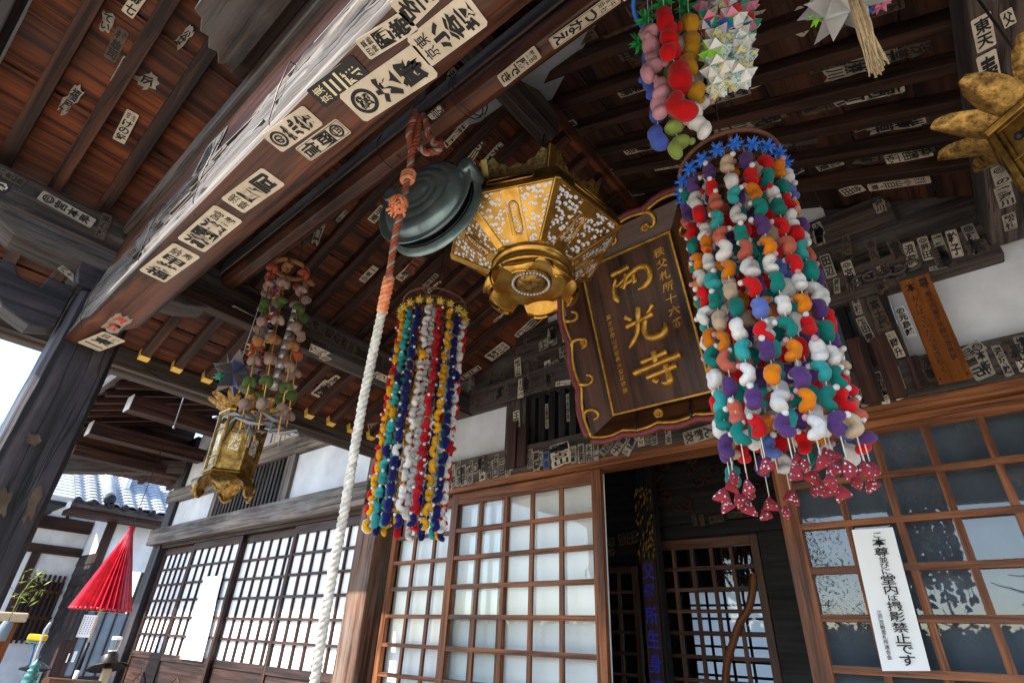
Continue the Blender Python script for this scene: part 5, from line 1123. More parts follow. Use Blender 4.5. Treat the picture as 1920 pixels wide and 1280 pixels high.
# ================================================================== CHARM MOBILES
def charm_mesh(mb, c, L, W, seed, yaw, tilt, head=True, hm=1, bend=.50, crease=.62):
    """a stuffed cloth monkey charm: a kidney-shaped cushion gathered in at the middle, with a ball for a head"""
    rg = random.Random(seed); n, m_ = 16, 20; rows = []
    R = Matrix.Rotation(yaw, 3, 'Z') @ Matrix.Rotation(tilt, 3, 'Y'); c = V(c)
    k1 = rg.uniform(.85, 1.15)
    for i in range(n + 1):
        th = pi * i / n; z = -cos(th); row = []
        for j in range(m_):
            ph = 2 * pi * j / m_
            g = math.exp(-(z / .26) ** 2)
            r = W * sin(th) ** .7 * (1 - .16 * g) * (1 - crease * g * max(0, cos(ph)) ** 1.5) * (1 - .13 * abs(sin(3.5 * ph + seed)) ** 3 * math.exp(-(z / .55) ** 2) + .05 * sin(2 * ph + seed + 3 * z) + .012 * rg.uniform(-1, 1))
            x = r * cos(ph) + bend * W * k1 * (z * z) - bend * W * .35; row.append(c + R @ V((x, r * sin(ph) * 1.02, z * L)))
        rows.append(row)
    mb.grid(rows, None, 0, True, True)
    if head:
        hp_ = c + R @ V((bend * W + W * .45, 0, L * .84)); mb.ball(hp_, W * .40, 8, hm)
def strand_mobile(name, label, group, c, R, ztop, zbot, rings, pitch, Lc, Wc, palette, star, starm, hoops, seed, perstrand=False, nstar=20, fish=False, starr=.02, indiv=105):
    t = thing(name, label, 'hanging mobile', (c[0], c[1], ztop), group); rg = random.Random(seed); cam0 = V((0, 0, 0))
    for (r, z, th) in hoops:
        mb = MB(); mb.tube([(c[0] + r * cos(a), c[1] + r * sin(a), z) for a in [2 * pi * k / 40 for k in range(40)]], th, 8, closed=True)
        mb.build('hoop', 'hoop', t)
        mb = MB()
        for a in (.4, .4 + pi / 2): mb.beam((c[0] - r * cos(a), c[1] - r * sin(a), z + .004 + .001 * a), (c[0] + r * cos(a), c[1] + r * sin(a), z + .004 + .001 * a), .012, .006)
        mb.build('cross_stick', 'hoop', t)
    P = []
    for (r, n, z1, ph) in rings:
        for k in range(n): a = ph + 2 * pi * k / n; P.append((c[0] + r * cos(a), c[1] + r * sin(a), z1, k, r))
    n_ind = 0
    for k in range(nstar):
        a = 2 * pi * (k + .3) / nstar; mb = MB(); mb.spikes((c[0] + R * 1.06 * cos(a), c[1] + R * 1.06 * sin(a), ztop - .012 + .004 * sin(k * 2.1)), starr * .42, starr * 1.15, 0, (0,), .5, k); mb.build('paper_star', starm, t, merge=False)
    P.sort(key=lambda p: math.hypot(p[0], p[1]))
    rest = {}
    for si, (x, y, z1, a, r) in enumerate(P):
        zb_ = zbot + rg.uniform(-.01, .01) + (.03 if r < R * .8 else 0)
        mb = MB(); mb.tube([(x, y, ztop + .02), (x + rg.uniform(-.003, .003), y, (ztop + zb_) / 2), (x, y, zb_ - (.03 if fish else 0))], .0012, 4); st = mb.build('strand', 'thread', t)
        z = z1; row = 0; base = rg.choice(palette) if perstrand else None
        if perstrand: base = palette[a % len(palette)]
        last = None
        while z > zb_:
            col = base if perstrand and rg.random() > .07 else rg.choice(palette)
            while not perstrand and col == last: col = rg.choice(palette)
            last = col; hc = 'c_pink' if col in ('white', 'orange') else 'c_white'
            if col == 'white' and rg.random() < .4: hc = 'c_red'
            f_ = n_ind < indiv and r >= R * .8 and (x * (c[0]) + y * c[1] < c[0] ** 2 + c[1] ** 2)
            mb = MB() if f_ else rest.setdefault((col, hc), MB())
            charm_mesh(mb, (x + rg.uniform(-.004, .004), y + rg.uniform(-.004, .004), z + rg.uniform(-.006, .006)), Lc * rg.uniform(.92, 1.08), Wc * rg.uniform(.92, 1.1), rg.randrange(999), rg.random() * 6.3, rg.uniform(-.45, .45))
            if f_: mb.build('cloth_charm', ['c_' + col, hc], st, merge=False); n_ind += 1
            z -= pitch * rg.uniform(.94, 1.06); row += 1
        if fish and (r >= R * .8 or si % 2):
            for q_ in range(2 if si % 2 else 1):
                mb = MB(); cc = V((x + q_ * rg.uniform(-.03, .03), y + q_ * rg.uniform(-.03, .03), zb_ - .030 - q_ * .025 - rg.uniform(0, .03))); s_ = rg.uniform(.022, .030)
                Rm = Matrix.Rotation(rg.random() * 6.3, 3, 'Z') @ Matrix.Rotation(rg.uniform(-.35, .35), 3, 'Y')
                pts = [(0, 0, 1.0), (-1.0, 0, -.75), (.95, .1, -.35), (0, .58, -.15), (0, -.58, -.15), (.25, 0, -.55), (-.35, .35, -.35), (-.35, -.35, -.35)]; pts = [cc + Rm @ V(p) * s_ for p in pts]
                for f3 in ((0, 1, 6), (0, 6, 3), (0, 3, 2), (0, 2, 4), (0, 4, 7), (0, 7, 1), (1, 5, 6), (6, 5, 3), (3, 5, 2), (2, 5, 4), (4, 5, 7), (7, 5, 1)): mb.face([pts[i] for i in f3])
                o = mb.build('cloth_fish', 'chintz', t); md = o.modifiers.new('s', 'SUBSURF'); md.levels = 2; md.render_levels = 2
                ca = o.data.attributes.new('crease_edge', 'FLOAT', 'EDGE')
                for q in ca.data: q.value = .3
    # the charms on the far and inner strands, past the hundred nearest ones, as one part
    allm, idx, big = [], {}, MB()
    for (col, hc), m2 in rest.items():
        for nm in ('c_' + col, hc):
            if nm not in idx: idx[nm] = len(allm); allm.append(nm)
        k = len(big.v); big.v += m2.v; big.f += [tuple(k + i for i in f) for f in m2.f]; big.u += m2.u; big.sm += m2.sm; big.m += [idx['c_' + col] if q == 0 else idx[hc] for q in m2.m]
    if big.f: big.build('cloth_charms', allm, t, merge=False, kind='stuff')
    return t
m1 = onp(1371, 338, (0, 1, 0), 1.24)
t = strand_mobile('charm_mobile', 'large mobile of white, red, teal and purple cloth charms under a ring of blue stars', 'hoop mobiles of cloth charms', (m1.x, m1.y), .134, m1.z, m1.z - .845,
    [(.134, 17, m1.z - .068, .1), (.078, 7, m1.z - .035, .5)], .0565, .0262, .0180, ['white'] * 6 + ['red'] * 5 + ['teal'] * 4 + ['purple'] * 4 + ['orange'] * 3 + ['salmon', 'blue', 'aqua', 'cream'], True, 'starb', [(.140, m1.z + .045, .0065), (.070, m1.z + .05, .006)], 5, fish=True, starr=.023)
mb = MB(); mb.tube([(m1.x + .02, m1.y, m1.z + .05), (m1.x, m1.y, m1.z + .16), (m1.x - .012, m1.y, m1.z + .19), (m1.x - .004, m1.y, m1.z + .205), (m1.x + .012, m1.y, m1.z + .20)], .003, 6)
for a in (0, 2, 4): mb.tube([(m1.x + .15 * cos(a), m1.y + .15 * sin(a), m1.z + .045), (m1.x, m1.y, m1.z + .16)], .0022, 5)
mb.tube([(m1.x, m1.y, m1.z + .2), (m1.x + .01, m1.y + .05, 2.1)], .0015, 4); mb.build('hanger', 'wire', t)
m2 = onp(813, 592, (0, 1, 0), 1.394)
t = strand_mobile('charm_mobile', 'slimmer mobile of navy, red, yellow and teal cloth charms under yellow stars beside the rope', 'hoop mobiles of cloth charms', (m2.x, m2.y), .148, m2.z, m2.z - 1.0,
    [(.148, 18, m2.z - .062, .2), (.09, 7, m2.z - .03, .2)], .0545, .0262, .0165, ['navy', 'white', 'red', 'yellow', 'aqua', 'navy', 'white', 'crimson', 'yellow'], True, 'stary', [(.152, m2.z + .06, .0055), (.08, m2.z + .065, .005)], 9, perstrand=True, starr=.021)
mb = MB(); mb.tube([(m2.x, m2.y, m2.z + .16), (m2.x + .005, m2.y, m2.z + .22), (m2.x, m2.y + .02, 1.9)], .0025, 5)
for a in (0, 2, 4): mb.tube([(m2.x + .15 * cos(a), m2.y + .15 * sin(a), m2.z + .06), (m2.x, m2.y, m2.z + .17)], .002, 5)
mb.build('hanger', 'wire', t)
# strings of cloth peaches
pc = at(545, 505, 2.62); t = thing('peach_mobile', 'strings of small faded cloth peaches in pink, orange and green with silver paper cranes below', 'hanging mobile', pc)
rg = random.Random(4)
mb = MB(); mb.tube([pc + V((.080 * cos(a), .080 * sin(a), 0)) for a in [2 * pi * k / 24 for k in range(24)]], .012, 8, closed=True); mb.build('hoop', 'c_peach', t)
mb = MB()
for a in (0, 2.1, 4.2): mb.tube([pc + V((.08 * cos(a), .08 * sin(a), 0)), pc + V((.02, 0, .22))], .002, 4)
mb.build('hanger', 'wire', t)
seq = ['peach', 'pinkw', 'moss', 'pinkw', 'peach', 'pinkw', 'moss', 'pinkw']
for k in range(7):
    a = 2 * pi * k / 7 + .3; x, y = pc.x + .092 * cos(a), pc.y + .092 * sin(a)
    sw = lambda z: RIGHT * (.085 * (pc.z - z) / .8)
    mb = MB(); mb.tube([V((x, y, pc.z)), V((x, y, pc.z - .86)) + sw(pc.z - .86)], .0028, 5); st = mb.build('gold_straw_strand', 'gilt', t)
    for i, cl_ in enumerate(seq):
        z = pc.z - .05 - i * .100; cl2 = 'coral' if cl_ == 'peach' and rg.random() < .3 else cl_
        mb = MB(); charm_mesh(mb, V((x, y, z)) + sw(z), .0275, .024, rg.randrange(99), rg.random() * 6.3, 1.1 + rg.uniform(-.3, .3), False, bend=.5, crease=.5); mb.build('cloth_peach', 'c_' + cl2, st, merge=False)
for k in range(6):
    a = k * 1.05; c = pc + V((.08 * cos(a), .08 * sin(a), -.80 - .03 * (k % 2))) + RIGHT * .085; mb = MB(); ya = rg.random() * 6.3; Rm = Matrix.Rotation(ya, 3, 'Z')
    for sg in (-1, 1):
        W = [c + Rm @ V(p) for p in ((0, -.02, .01), (0, .022, .01), (sg * .075, .010, .008), (sg * .04, -.008, .022))]; mb.face([W[0], W[1], W[2], W[3]]); mb.face([p + V((0, 0, .003)) for p in (W[3], W[2], W[1], W[0])])
    mb.tube([c + Rm @ V(p) for p in ((0, -.05, .0), (0, 0, 0), (0, .06, .015), (0, .075, -.01))], [.004, .011, .006, .003], 6); mb.tube([c, c + V((0, 0, -.06))], [.002, .004], 5); mb.build('paper_crane', 'greys', t, merge=False)
for k in range(9):
    c = pc + V((-.02, .09, -.16 - k * .05)); mb = MB(); mb.tube([c, c + V((0, 0, -.046))], .019, 8); mb.build('silver_tube', 'silver', t)
tc_ = at(522, 530, 2.95); t = thing('origami_chain', 'thin chain of bright folded paper pieces hanging behind the cloth peaches', 'paper chain', tc_)
for k in range(11):
    mb = MB(); mb.spikes(tc_ + V((.01 * sin(k * 2), .01 * cos(k * 2), -k * .052)), .020, .05, 0, (0, 1, 2, 3, 4, 5), .5, k); mb.build('folded_piece', ['pr', 'pb', 'pw', 'ppk', 'stary', 'pg'], t, merge=False)
mb = MB(); mb.tube([tc_, tc_ + V((.0, .0, .25))], .0015, 4); mb.build('thread', 'thread', t)
# top cluster of big charms
b0 = at(1262, 20, 1.42); t = thing('charm_cluster', 'cluster of big pink, red, yellow, white, blue and green cloth charms under green stars', 'hanging mobile', b0)
G = [('c_periw', 'blue', [(1225, 80), (1220, 112), (1222, 165), (1233, 205), (1233, 258)], 1.47), ('c_pink', 'pink', [(1217, 62), (1222, 95), (1221, 132), (1240, 168), (1237, 202)], 1.40), ('c_lime', 'lime', [(1262, 125), (1268, 182), (1266, 232), (1272, 275)], 1.46), ('c_red', 'red', [(1246, 36), (1256, 66), (1257, 98), (1275, 143), (1277, 200)], 1.36), ('c_white', 'white', [(1277, 78), (1300, 150), (1310, 200), (1312, 238)], 1.44), ('c_mustard', 'yellow', [(1292, 45), (1297, 85), (1292, 120), (1306, 172)], 1.38)]
for mt2, nm, pts, dp in G:
    pp = [at(x, y, dp - .0003 * (y - 100)) for x, y in pts]; mb = MB(); mb.tube([at(pts[0][0] - 6, -60, dp)] + pp, .0013, 4); st = mb.build('strand', 'thread', t)
    for i, p in enumerate(pp):
        big_ = 1.0 if nm != 'red' or i < 3 else 1.25
        mb = MB(); charm_mesh(mb, p, .036 * big_, .0245 * big_, rg.randrange(99), rg.random() * 6.3, rg.uniform(-.7, .7), True); mb.build('cloth_charm', [mt2, 'c_' + {'pink': 'pink', 'red': 'red', 'white': 'pink'}.get(nm, nm if nm in ('lime',) else 'mustard' if nm == 'yellow' else 'periw')], st, merge=False)
for (x, y, dp) in ((1212, 36, 1.42), (1242, 8, 1.40), (1285, 15, 1.45), (1270, 55, 1.5), (1200, 80, 1.5)):
    mb = MB(); mb.spikes(at(x, y, dp), .012, .036, 0, (0,), .5, x); mb.build('paper_star', 'starg', t, merge=False)
mb = MB(); mb.tube([b0 + V((.10 * cos(a), .10 * sin(a), .06)) for a in [2 * pi * k / 24 for k in range(24)]], .006, 6, closed=True); mb.build('hoop', 'starb', t)
# patchwork paper balls
k0 = at(1365, 10, 1.40); t = thing('paper_ball_cluster', 'hanging cluster of folded patchwork paper balls, pale blue and cream below, bright colours on top', 'paper balls', k0)
for i, (x, y, dp, rr) in enumerate([(1325, 8, 1.44, .036), (1362, 2, 1.40, .036), (1395, 15, 1.44, .034), (1330, 42, 1.40, .036), (1372, 38, 1.37, .038), (1400, 50, 1.42, .034), (1345, 78, 1.38, .040), (1388, 78, 1.37, .038), (1330, 85, 1.45, .034), (1345, 128, 1.36, .042), (1390, 108, 1.37, .040), (1385, 142, 1.36, .040), (1342, 98, 1.36, .040), (1362, 100, 1.46, .036), (1345, 162, 1.36, .032)]):
    mb = MB(); pal = (['pw', 'ch_blue', 'ch_yel', 'ch_blue', 'pw'] if y > 60 else ['pw', 'pr', 'pb', 'pg', 'ch_blue', 'ch_yel', 'ppk'])
    if i % 4 == 0 and y > 60: pal = pal + ['pl']
    mb.spikes(at(x, y, dp), rr * .80, rr * 1.12, 0, tuple(range(len(pal))), .4, i); mb.build('paper_ball', pal, t, merge=False)
mb = MB(); mb.tube([k0 + V((0, 0, -.1)), k0 + V((0, 0, .25))], .0015, 4); mb.build('thread', 'thread', t)
# silver foil flower with a straw tassel
s0 = at(1582, -2, 1.28); t = thing('foil_flower_ball', 'silver white folded foil flower ball with a long straw tassel at the top edge', 'paper ball', s0)
mb = MB(); mb.spikes(s0, .055, .105, 0, (0, 0, 1, 0, 2), .7, 3); mb.spikes(s0, .04, .095, 0, (0, 1, 0), .8, 8); mb.build('foil_flower', ['silver', 'pw', 'ch_blue'], t, merge=False)
for (x, y, mt2) in ((1535, 28, 'pl'), (1615, 25, 'pb'), (1650, 5, 'ppk')):
    mb = MB(); mb.spikes(at(x, y, 1.32), .015, .03, 0, (0,), .5, x); mb.build('folded_petal', mt2, t, merge=False)
mb = MB(); a_, b_ = at(1598, -10, 1.20), at(1644, 128, 1.22)
for k in range(90):
    o1 = V((random.gauss(0, .005), random.gauss(0, .005), 0)); o2 = V((random.gauss(0, .011), random.gauss(0, .011), random.uniform(-.012, .008))); mb.tube([a_ + o1, a_.lerp(b_, .5) + o1 * 1.1 + o2 * .25, b_ + o2 * .8], .0018, 4)
mb.build('straw_tassel', 'straw', t)
# dark origami ball with tassel
d0 = at(444, 700, 2.30); t = thing('origami_ball', 'dark grey and blue folded paper ball with a thin red brown tassel under the eave', 'paper ball', d0)
mb = MB(); mb.spikes(d0, .058, .105, 0, (0, 1, 2, 3, 0, 2), .6, 2); mb.spikes(d0, .05, .09, 0, (1, 2, 3), .6, 5); mb.build('folded_ball', ['dk', 'dkb', 'dkg', 'dkp'], t, merge=False)
mb = MB(); mb.spikes(at(413, 705, 2.25), .008, .026, 0, (0,), .5, 1); mb.build('folded_petal', 'pg', t, merge=False)
mb = MB(); mb.tube([at(455, 745, 2.26), at(440, 790, 2.2), at(418, 828, 2.15)], [.010, .008, .004], 6); mb.build('tassel', 'trim', t)
mb = MB(); mb.tube([d0, d0 + V((0, 0, .6))], .0015, 4); mb.build('thread', 'thread', t)
# thin wires under the left eave
mb = MB(); a_ = at(352, 722, 3.6); mb.tube([a_, at(326, 800, 3.5)], .004, 5); mb.ball(at(326, 801, 3.5), .010, 6); tag(mb.build('hanging_hook', 'greys'), 'thin metal hook wire dangling from the left eave', 'hook')

# ================================================================== YARD SIDE: UMBRELLA, SECOND BUILDING, ODDS AND ENDS
ut_ = at(247, 990, 6.0); t = thing('paper_umbrella', 'half closed red paper umbrella hanging by a wire beside the hall corner', 'umbrella', ut_)
H_ = .76; n = 64; rows = []
for i in range(9):
    u = i / 8; row = []
    for j in range(n):
        a = 2 * pi * j / n; r = (.035 + .225 * u ** 1.05) * (1 + (.10 if j % 2 else -.09) * min(1, u * 3) + .02 * sin(j * 2.3)); row.append(ut_ + V((r * cos(a), r * sin(a), -.05 - H_ * u - .012 * (j % 2) * u)))
    rows.append(row)
mb = MB(); mb.grid(rows, None, 0, False, True); mb.grid([[p + (V((ut_.x, ut_.y, p.z)) - p) * .04 for p in r[::-1]] for r in rows], None, 0, False, True); mb.build('folded_cover', 'umb', t)
mb = MB(); mb.lathe([(0, .03), (.032, .02), (.036, -.06), (.05, -.12), (.058, -.16)], ut_, None, 20); mb.build('cap', 'umb', t)
mb = MB()
for j in range(32):
    a = 2 * pi * j / 32; mb.ball(ut_ + V((.266 * cos(a), .266 * sin(a), -.055 - H_)), .014, 5)
mb.build('rib_tips', 'umb', t)
mb = MB(); mb.tube([ut_ + V((0, 0, -.1)), ut_ + V((0, 0, -1.12))], .012, 6); mb.build('shaft', 'straw', t)
mb = MB(); mb.tube([ut_ + V((0, 0, -1.121)), ut_ + V((0, 0, -1.36))], .019, 8); mb.tube([ut_ + V((0, 0, -1.47)), ut_ + V((0, 0, -1.8))], .019, 8); mb.build('handle', 'iron', t)
mb = MB(); mb.tube([ut_ + V((0, 0, -1.361)), ut_ + V((0, 0, -1.469))], .021, 8); mb.build('handle_band', 'paperx', t)
mb = MB(); mb.tube([ut_ + V((0, 0, .02)), ut_ + V((.01, 0, .12)), ut_ + V((-.006, 0, .2)), ut_ + V((0, .0, 1.0))], .004, 5); mb.build('wire', 'wire', t)

KX_ = -13.0
ku = thing('tiled_house', 'tile roofed white plaster house with dark boarding and a glazed door beyond the hall corner', 'house', (-14, 4, GZ))
def kp(name, a, b, mat, bevel=0):
    mb = MB(); mb.box(a, b); return mb.build(name, mat, ku, bevel=bevel)
kp('wall', (KX_ - .1, 3.2, .95), (KX_ - .02, 9, 1.75), 'plaster'); kp('wall', (KX_ - .1, 4.05, GZ), (KX_ - .02, 9, .949), 'siding')
kp('wall', (-14.3, 3.22, GZ), (KX_ - .11, 3.30, 1.1), 'siding')
for k in range(14):
    mb = MB(); z = GZ + .1 + k * .19; mb.prism([(0, 0), (.022, 0), (.006, .19), (0, .19)], (-EY, EZ, EX), (-14.28, 3.219, z), 1.16); mb.build('siding_board', 'siding', ku)
kp('wall', (-14.3, 3.22, 1.101), (KX_ - .11, 3.30, 3.4), 'plaster')
kp('corner_post', (KX_ - .12, 3.17, GZ), (KX_ + .02, 3.31, 1.8), 'trim', .01); kp('sign_board', (KX_ + .03, 3.18, -.25), (KX_ + .05, 3.34, 1.0), 'siding', .005)
kp('door_frame', (KX_ - .05, 3.311, .22), (KX_ + .0, 4.0, .30), 'trim'); kp('door_frame', (KX_ - .05, 3.311, -.95), (KX_ + .0, 4.0, -.80), 'trim'); kp('door_frame', (KX_ - .05, 3.311, -.799), (KX_ + 0, 3.40, .219), 'trim')
dr = kp('door_pane', (KX_ - .06, 3.401, -.799), (KX_ - .03, 4.04, .219), 'board')
for y in (3.52, 3.68, 3.86): kp('door_bar', (KX_ - .029, y, -.798), (KX_ - .01, y + .025, .218), 'trim')
# recessed left wing
LXW = -14.25
kp('wall', (LXW - .1, -1.0, GZ), (LXW, 3.21, 3.4), 'plaster')
for z0, z1 in ((1.62, 1.86), (1.18, 1.34)): kp('beam', (LXW - .01, -.5, z0), (LXW + .08, 3.2, z1), 'trim', .01)
for y in (2.42, 1.6): kp('wing_post', (LXW - .01, y, GZ), (LXW + .06, y + .14, 1.61 if y < 2 else 1.179), 'trim', .01)
for k in range(7): kp('window_bar', (LXW + .03, 2.60 + k * .08, -.35), (LXW + .07, 2.635 + k * .08, .82), 'trim')
kp('window_back', (LXW + .001, 2.58, -.30), (LXW + .02, 3.14, .70), 'black')
for k in range(2): kp('window_rail', (LXW + .021, 2.56, .05 + .45 * k), (LXW + .0295, 3.16, .10 + .45 * k), 'plaque')
for y in (2.1, 2.7): kp('gable_batten', (LXW + .001, y, 1.865), (LXW + .04, y + .05, 2.6), 'trim')
kp('soffit_beam', (KX_ - .1, 2.4, 1.755), (KX_ + .55, 9, 1.87), 'trim', .01); kp('fascia', (KX_ + .56, 2.35, 1.83), (KX_ + .62, 9, 1.945), 'greyb', .01)
kp('verge_board', (KX_ - .4, 2.30, 1.80), (KX_ + .62, 2.345, 1.95), 'plaster'); kp('rail_pole', (LXW + .2, 1.2, 1.83), (KX_ + .5, 2.34, 1.90), 'iron')
# pantile roof: waves down the slope, steps between courses
def tiled(name, o, ux, uy, nx, ny, tw, tl, mat):
    """o = lower corner, ux along the eave, uy up the slope"""
    nn = ux.cross(uy).normalized(); nn = nn if nn.z > 0 else -nn; mb = MB()
    for j in range(ny):
        rows = []
        for v in (0, 1):
            r = []
            for i in range(nx * 8 + 1):
                f_ = (i % 8) / 8; h = .030 * sin(f_ * 2 * pi) + (.022 if f_ > .8 or f_ < .12 else 0)
                r.append(o + ux * (i / 8 * tw) + uy * ((j + v * 1.12) * tl) + nn * (h + .030 * (1 - v) + .002))
            rows.append(r)
        low = [p - nn * .026 for p in rows[0]]; mb.grid([low, rows[0]], None, 0, False); mb.grid(rows, None, 0, True)
    return mb.build(name, mat, ku, merge=False)
uy = V((-.86, 0, .51)).normalized(); tiled('tile_roof', V((KX_ + .60, 2.95, 1.96)), EY, uy, 9, 20, .28, .14, 'tile')
tiled('tile_roof', V((KX_ + .60, 2.36, 1.96)), EY, uy, 2, 20, .26, .14, 'tile')
mb = MB()
for k in range(2): mb.tube([V((KX_ + .62, 2.88 + .0 * k, 2.04 + .075 * k)), V((KX_ + .62, 2.88, 2.04 + .075 * k)) + uy * 2.7], .085, 12)
mb.build('ridge_roll', 'tile', ku)
mb = MB()
for k in range(6):
    c = V((KX_ + .66, 2.40 + .24 * k + (.05 if k > 1 else 0), 1.955)); mb.lathe([(0, .03), (.05, .03), (.055, .02), (.055, -.03)], c, (EY, EZ, EX), 14)
mb.build('eave_tile_ends', 'iron', ku); mb = MB(); mb.lathe([(0, .03), (.085, .03), (.095, .015), (.095, -.05)], (KX_ + .66, 2.88, 2.05), (EY, EZ, EX), 18); mb.build('ridge_end_tile', 'iron', ku)
mb = MB(); P = [V((KX_ + .58, 2.36, 1.94)), V((KX_ + .58, 9, 1.94)), V((KX_ + .58, 9, 1.94)) + uy * 3, V((KX_ + .58, 2.36, 1.94)) + uy * 3]; mb.face(P); mb.face([p - V((0, 0, .04)) for p in P][::-1]); mb.build('roof_deck', 'trim', ku)
mb = MB()
for j in range(18):
    o = V((KX_ + .60, 2.0, 1.97)) + uy * (j * .14); mb.beam(o, o + V((0, .36, 0)), .10, .05, uy.cross(EY))
mb.build('verge_tiles', 'tile', ku)
def notice(label, c4dep, size, mat='paperx', lines=0, name='door_notice'):
    p = V(c4dep); mb = MB(); w2, h2 = size; mb.box((0, -w2 / 2, -h2 / 2), (.003, w2 / 2, h2 / 2), 0, (EX, EY, EZ), p)
    for i in range(lines):
        for j in range(9): y = -w2 / 2 + w2 * (i + .7) / (lines + .4); z = h2 * .42 - j * h2 * .09; mb.face([p + V((.0036, y, z)), p + V((.0036, y + w2 * .06, z)), p + V((.0036, y + w2 * .06, z - h2 * .055)), p + V((.0036, y, z - h2 * .055))], None, 1)
    return tag(mb.build(name, [mat, 'inkr' if lines > 2 else 'ink'], merge=False), label, 'notice')
notice('white handwritten notice pinned at the top of the glazed house door', (KX_ + .005, 3.46, -.02), (.22, .36), lines=5)
notice('small white label low on the glazed house door', (KX_ - .02, 3.45, -.50), (.05, .17), lines=1); notice('narrow white strip on the frame left of the glazed house door', (KX_ + .003, 3.355, -.52), (.022, .14))
# things standing at the hall's corner
def pole(name, label, cat, pts, r, mat, extra=None):
    t = thing(name, label, cat, pts[-1]); mb = MB(); mb.tube(pts, r, 8); mb.build('handle', mat, t)
    if extra: extra(t)
    return t
gx0 = at(80, 1170, 8.0)
def mophead(t):
    mb = MB(); a, b = at(55, 1193, 8.0), at(86, 1196, 8.0); mb.beam(a, b, .10, .085); mb.build('sponge', 'c_yellow', t, bevel=.02)
    mb = MB(); mb.beam(a - V((0, 0, .06)), b - V((0, 0, .06)), .06, .03); mb.build('clamp', 'teal', t, bevel=.005)
pole('sponge_mop', 'upside down mop with a yellow sponge head and blue handle against the dark house wall', 'mop', [at(66, 1205, 8.0), at(58, 1235, 8.0), at(30, 1330, 7.9)], .014, 'paperb', mophead)
pole('broom', 'white metal broom pole leaning beside the yellow mop', 'broom', [at(94, 1167, 7.9), at(84, 1180, 7.9), at(62, 1240, 7.9), at(36, 1320, 7.8)], .014, 'silver', lambda t: None)
# bronze lantern and railing with a finial, hat on the rail end
lc = at(66, 1255, 5.2); t = thing('bronze_lantern', 'dark bronze garden lantern with a curved square roof at the lower left', 'lantern', lc)
mb = MB(); mb.lathe([(.005, .12), (.018, .10), (.008, .085), (.03, .07), (.09, .045), (.16, .012), (.175, .02), (.175, .008), (.12, -.005), (.10, -.01)], lc, None, 4, smooth=False, a0=.5); mb.build('roof', 'iron', t, bevel=.003)
mb = MB(); mb.lathe([(.10, -.011), (.10, -.20), (.13, -.215), (.13, -.24), (.06, -.26), (.06, -1.2)], lc, None, 4, smooth=False, a0=.5); mb.build('fire_box', 'bronze', t, bevel=.004)
for k in range(4):
    a = .5 + pi / 4 + k * pi / 2; di = V((cos(a), sin(a), 0)); mb = MB(); c = lc + di * .0715 + V((0, 0, -.10)); s = V((-sin(a), cos(a), 0))
    mb.tube([c + s * x + V((0, 0, z)) for x, z in ((-.045, -.07), (.045, -.07), (.045, .07), (-.045, .07))], .005, 5, closed=True); mb.tube([c + s * (.025 * cos(b)) + V((0, 0, .035 * sin(b))) for b in [2 * pi * q / 12 for q in range(12)]], .005, 5, closed=True); mb.build('window_grille', 'iron', t)
fc = at(60, 1262, 3.9); t = thing('rail_finial_post', 'wooden rail post capped with a green patinated bronze finial', 'post', fc)
mb = MB(); mb.lathe([(0, .10), (.008, .085), (.03, .06), (.034, .045), (.024, .03), (.036, .022), (.036, .012), (.028, .006), (.040, -.006), (.040, -.03), (.036, -.035), (.044, -.045), (.044, -.07)], fc, None, 20); mb.build('finial', 'teal', t)
mb = MB(); mb.lathe([(.045, -.0705), (.052, -.11), (.052, -1.4)], fc, None, 20); mb.build('post', 'inner', t)
ra, rb_ = at(85, 1276, 3.95), at(185, 1282, 4.6)
mb = MB(); mb.tube([ra, rb_], .026, 12); tag(mb.build('hand_rail', 'inner'), 'round wooden hand rail running from the finial post along the bottom edge', 'railing')
ha = at(202, 1252, 5.0); t = thing('leaning_stake', 'pale wooden stake standing under the dark hat', 'stake', ha); mb = MB(); mb.beam(ha + V((0, 0, .0)), ha + V((-.04, 0, -.9)), .06, .07); mb.build('stake', 'straw', t, bevel=.004)
mb = MB(); hc = at(203, 1243, 5.0); mb.lathe([(0, .09), (.05, .088), (.075, .06), (.082, .0), (.16, -.03), (.162, -.036), (.08, -.014), (0, -.014)], hc, (V((.9, .1, .3)).normalized(), V((-.1, 1, 0)).normalized(), V((-.3, 0, .95)).normalized()), 24); tag(mb.build('hat', 'signd'), 'dark brimmed hat hung on top of the wooden stake', 'hat')
bt = at(212, 1218, 5.3); t = thing('plastic_tube', 'clear plastic tube with a white cap standing next to the hall corner post', 'tube', bt)
mb = MB(); mb.lathe([(.04, .0), (.042, .19)], bt + V((0, 0, -.10)), None, 16); mb.build('tube', 'glass', t); mb = MB(); mb.lathe([(0, .03), (.04, .03), (.044, .02), (.044, 0)], bt + V((0, 0, .09)), None, 16); mb.build('cap', 'paperx', t); mb = MB(); mb.lathe([(.038, -.10), (.038, .0)], bt, None, 16); mb.build('label', 'paperx', t)
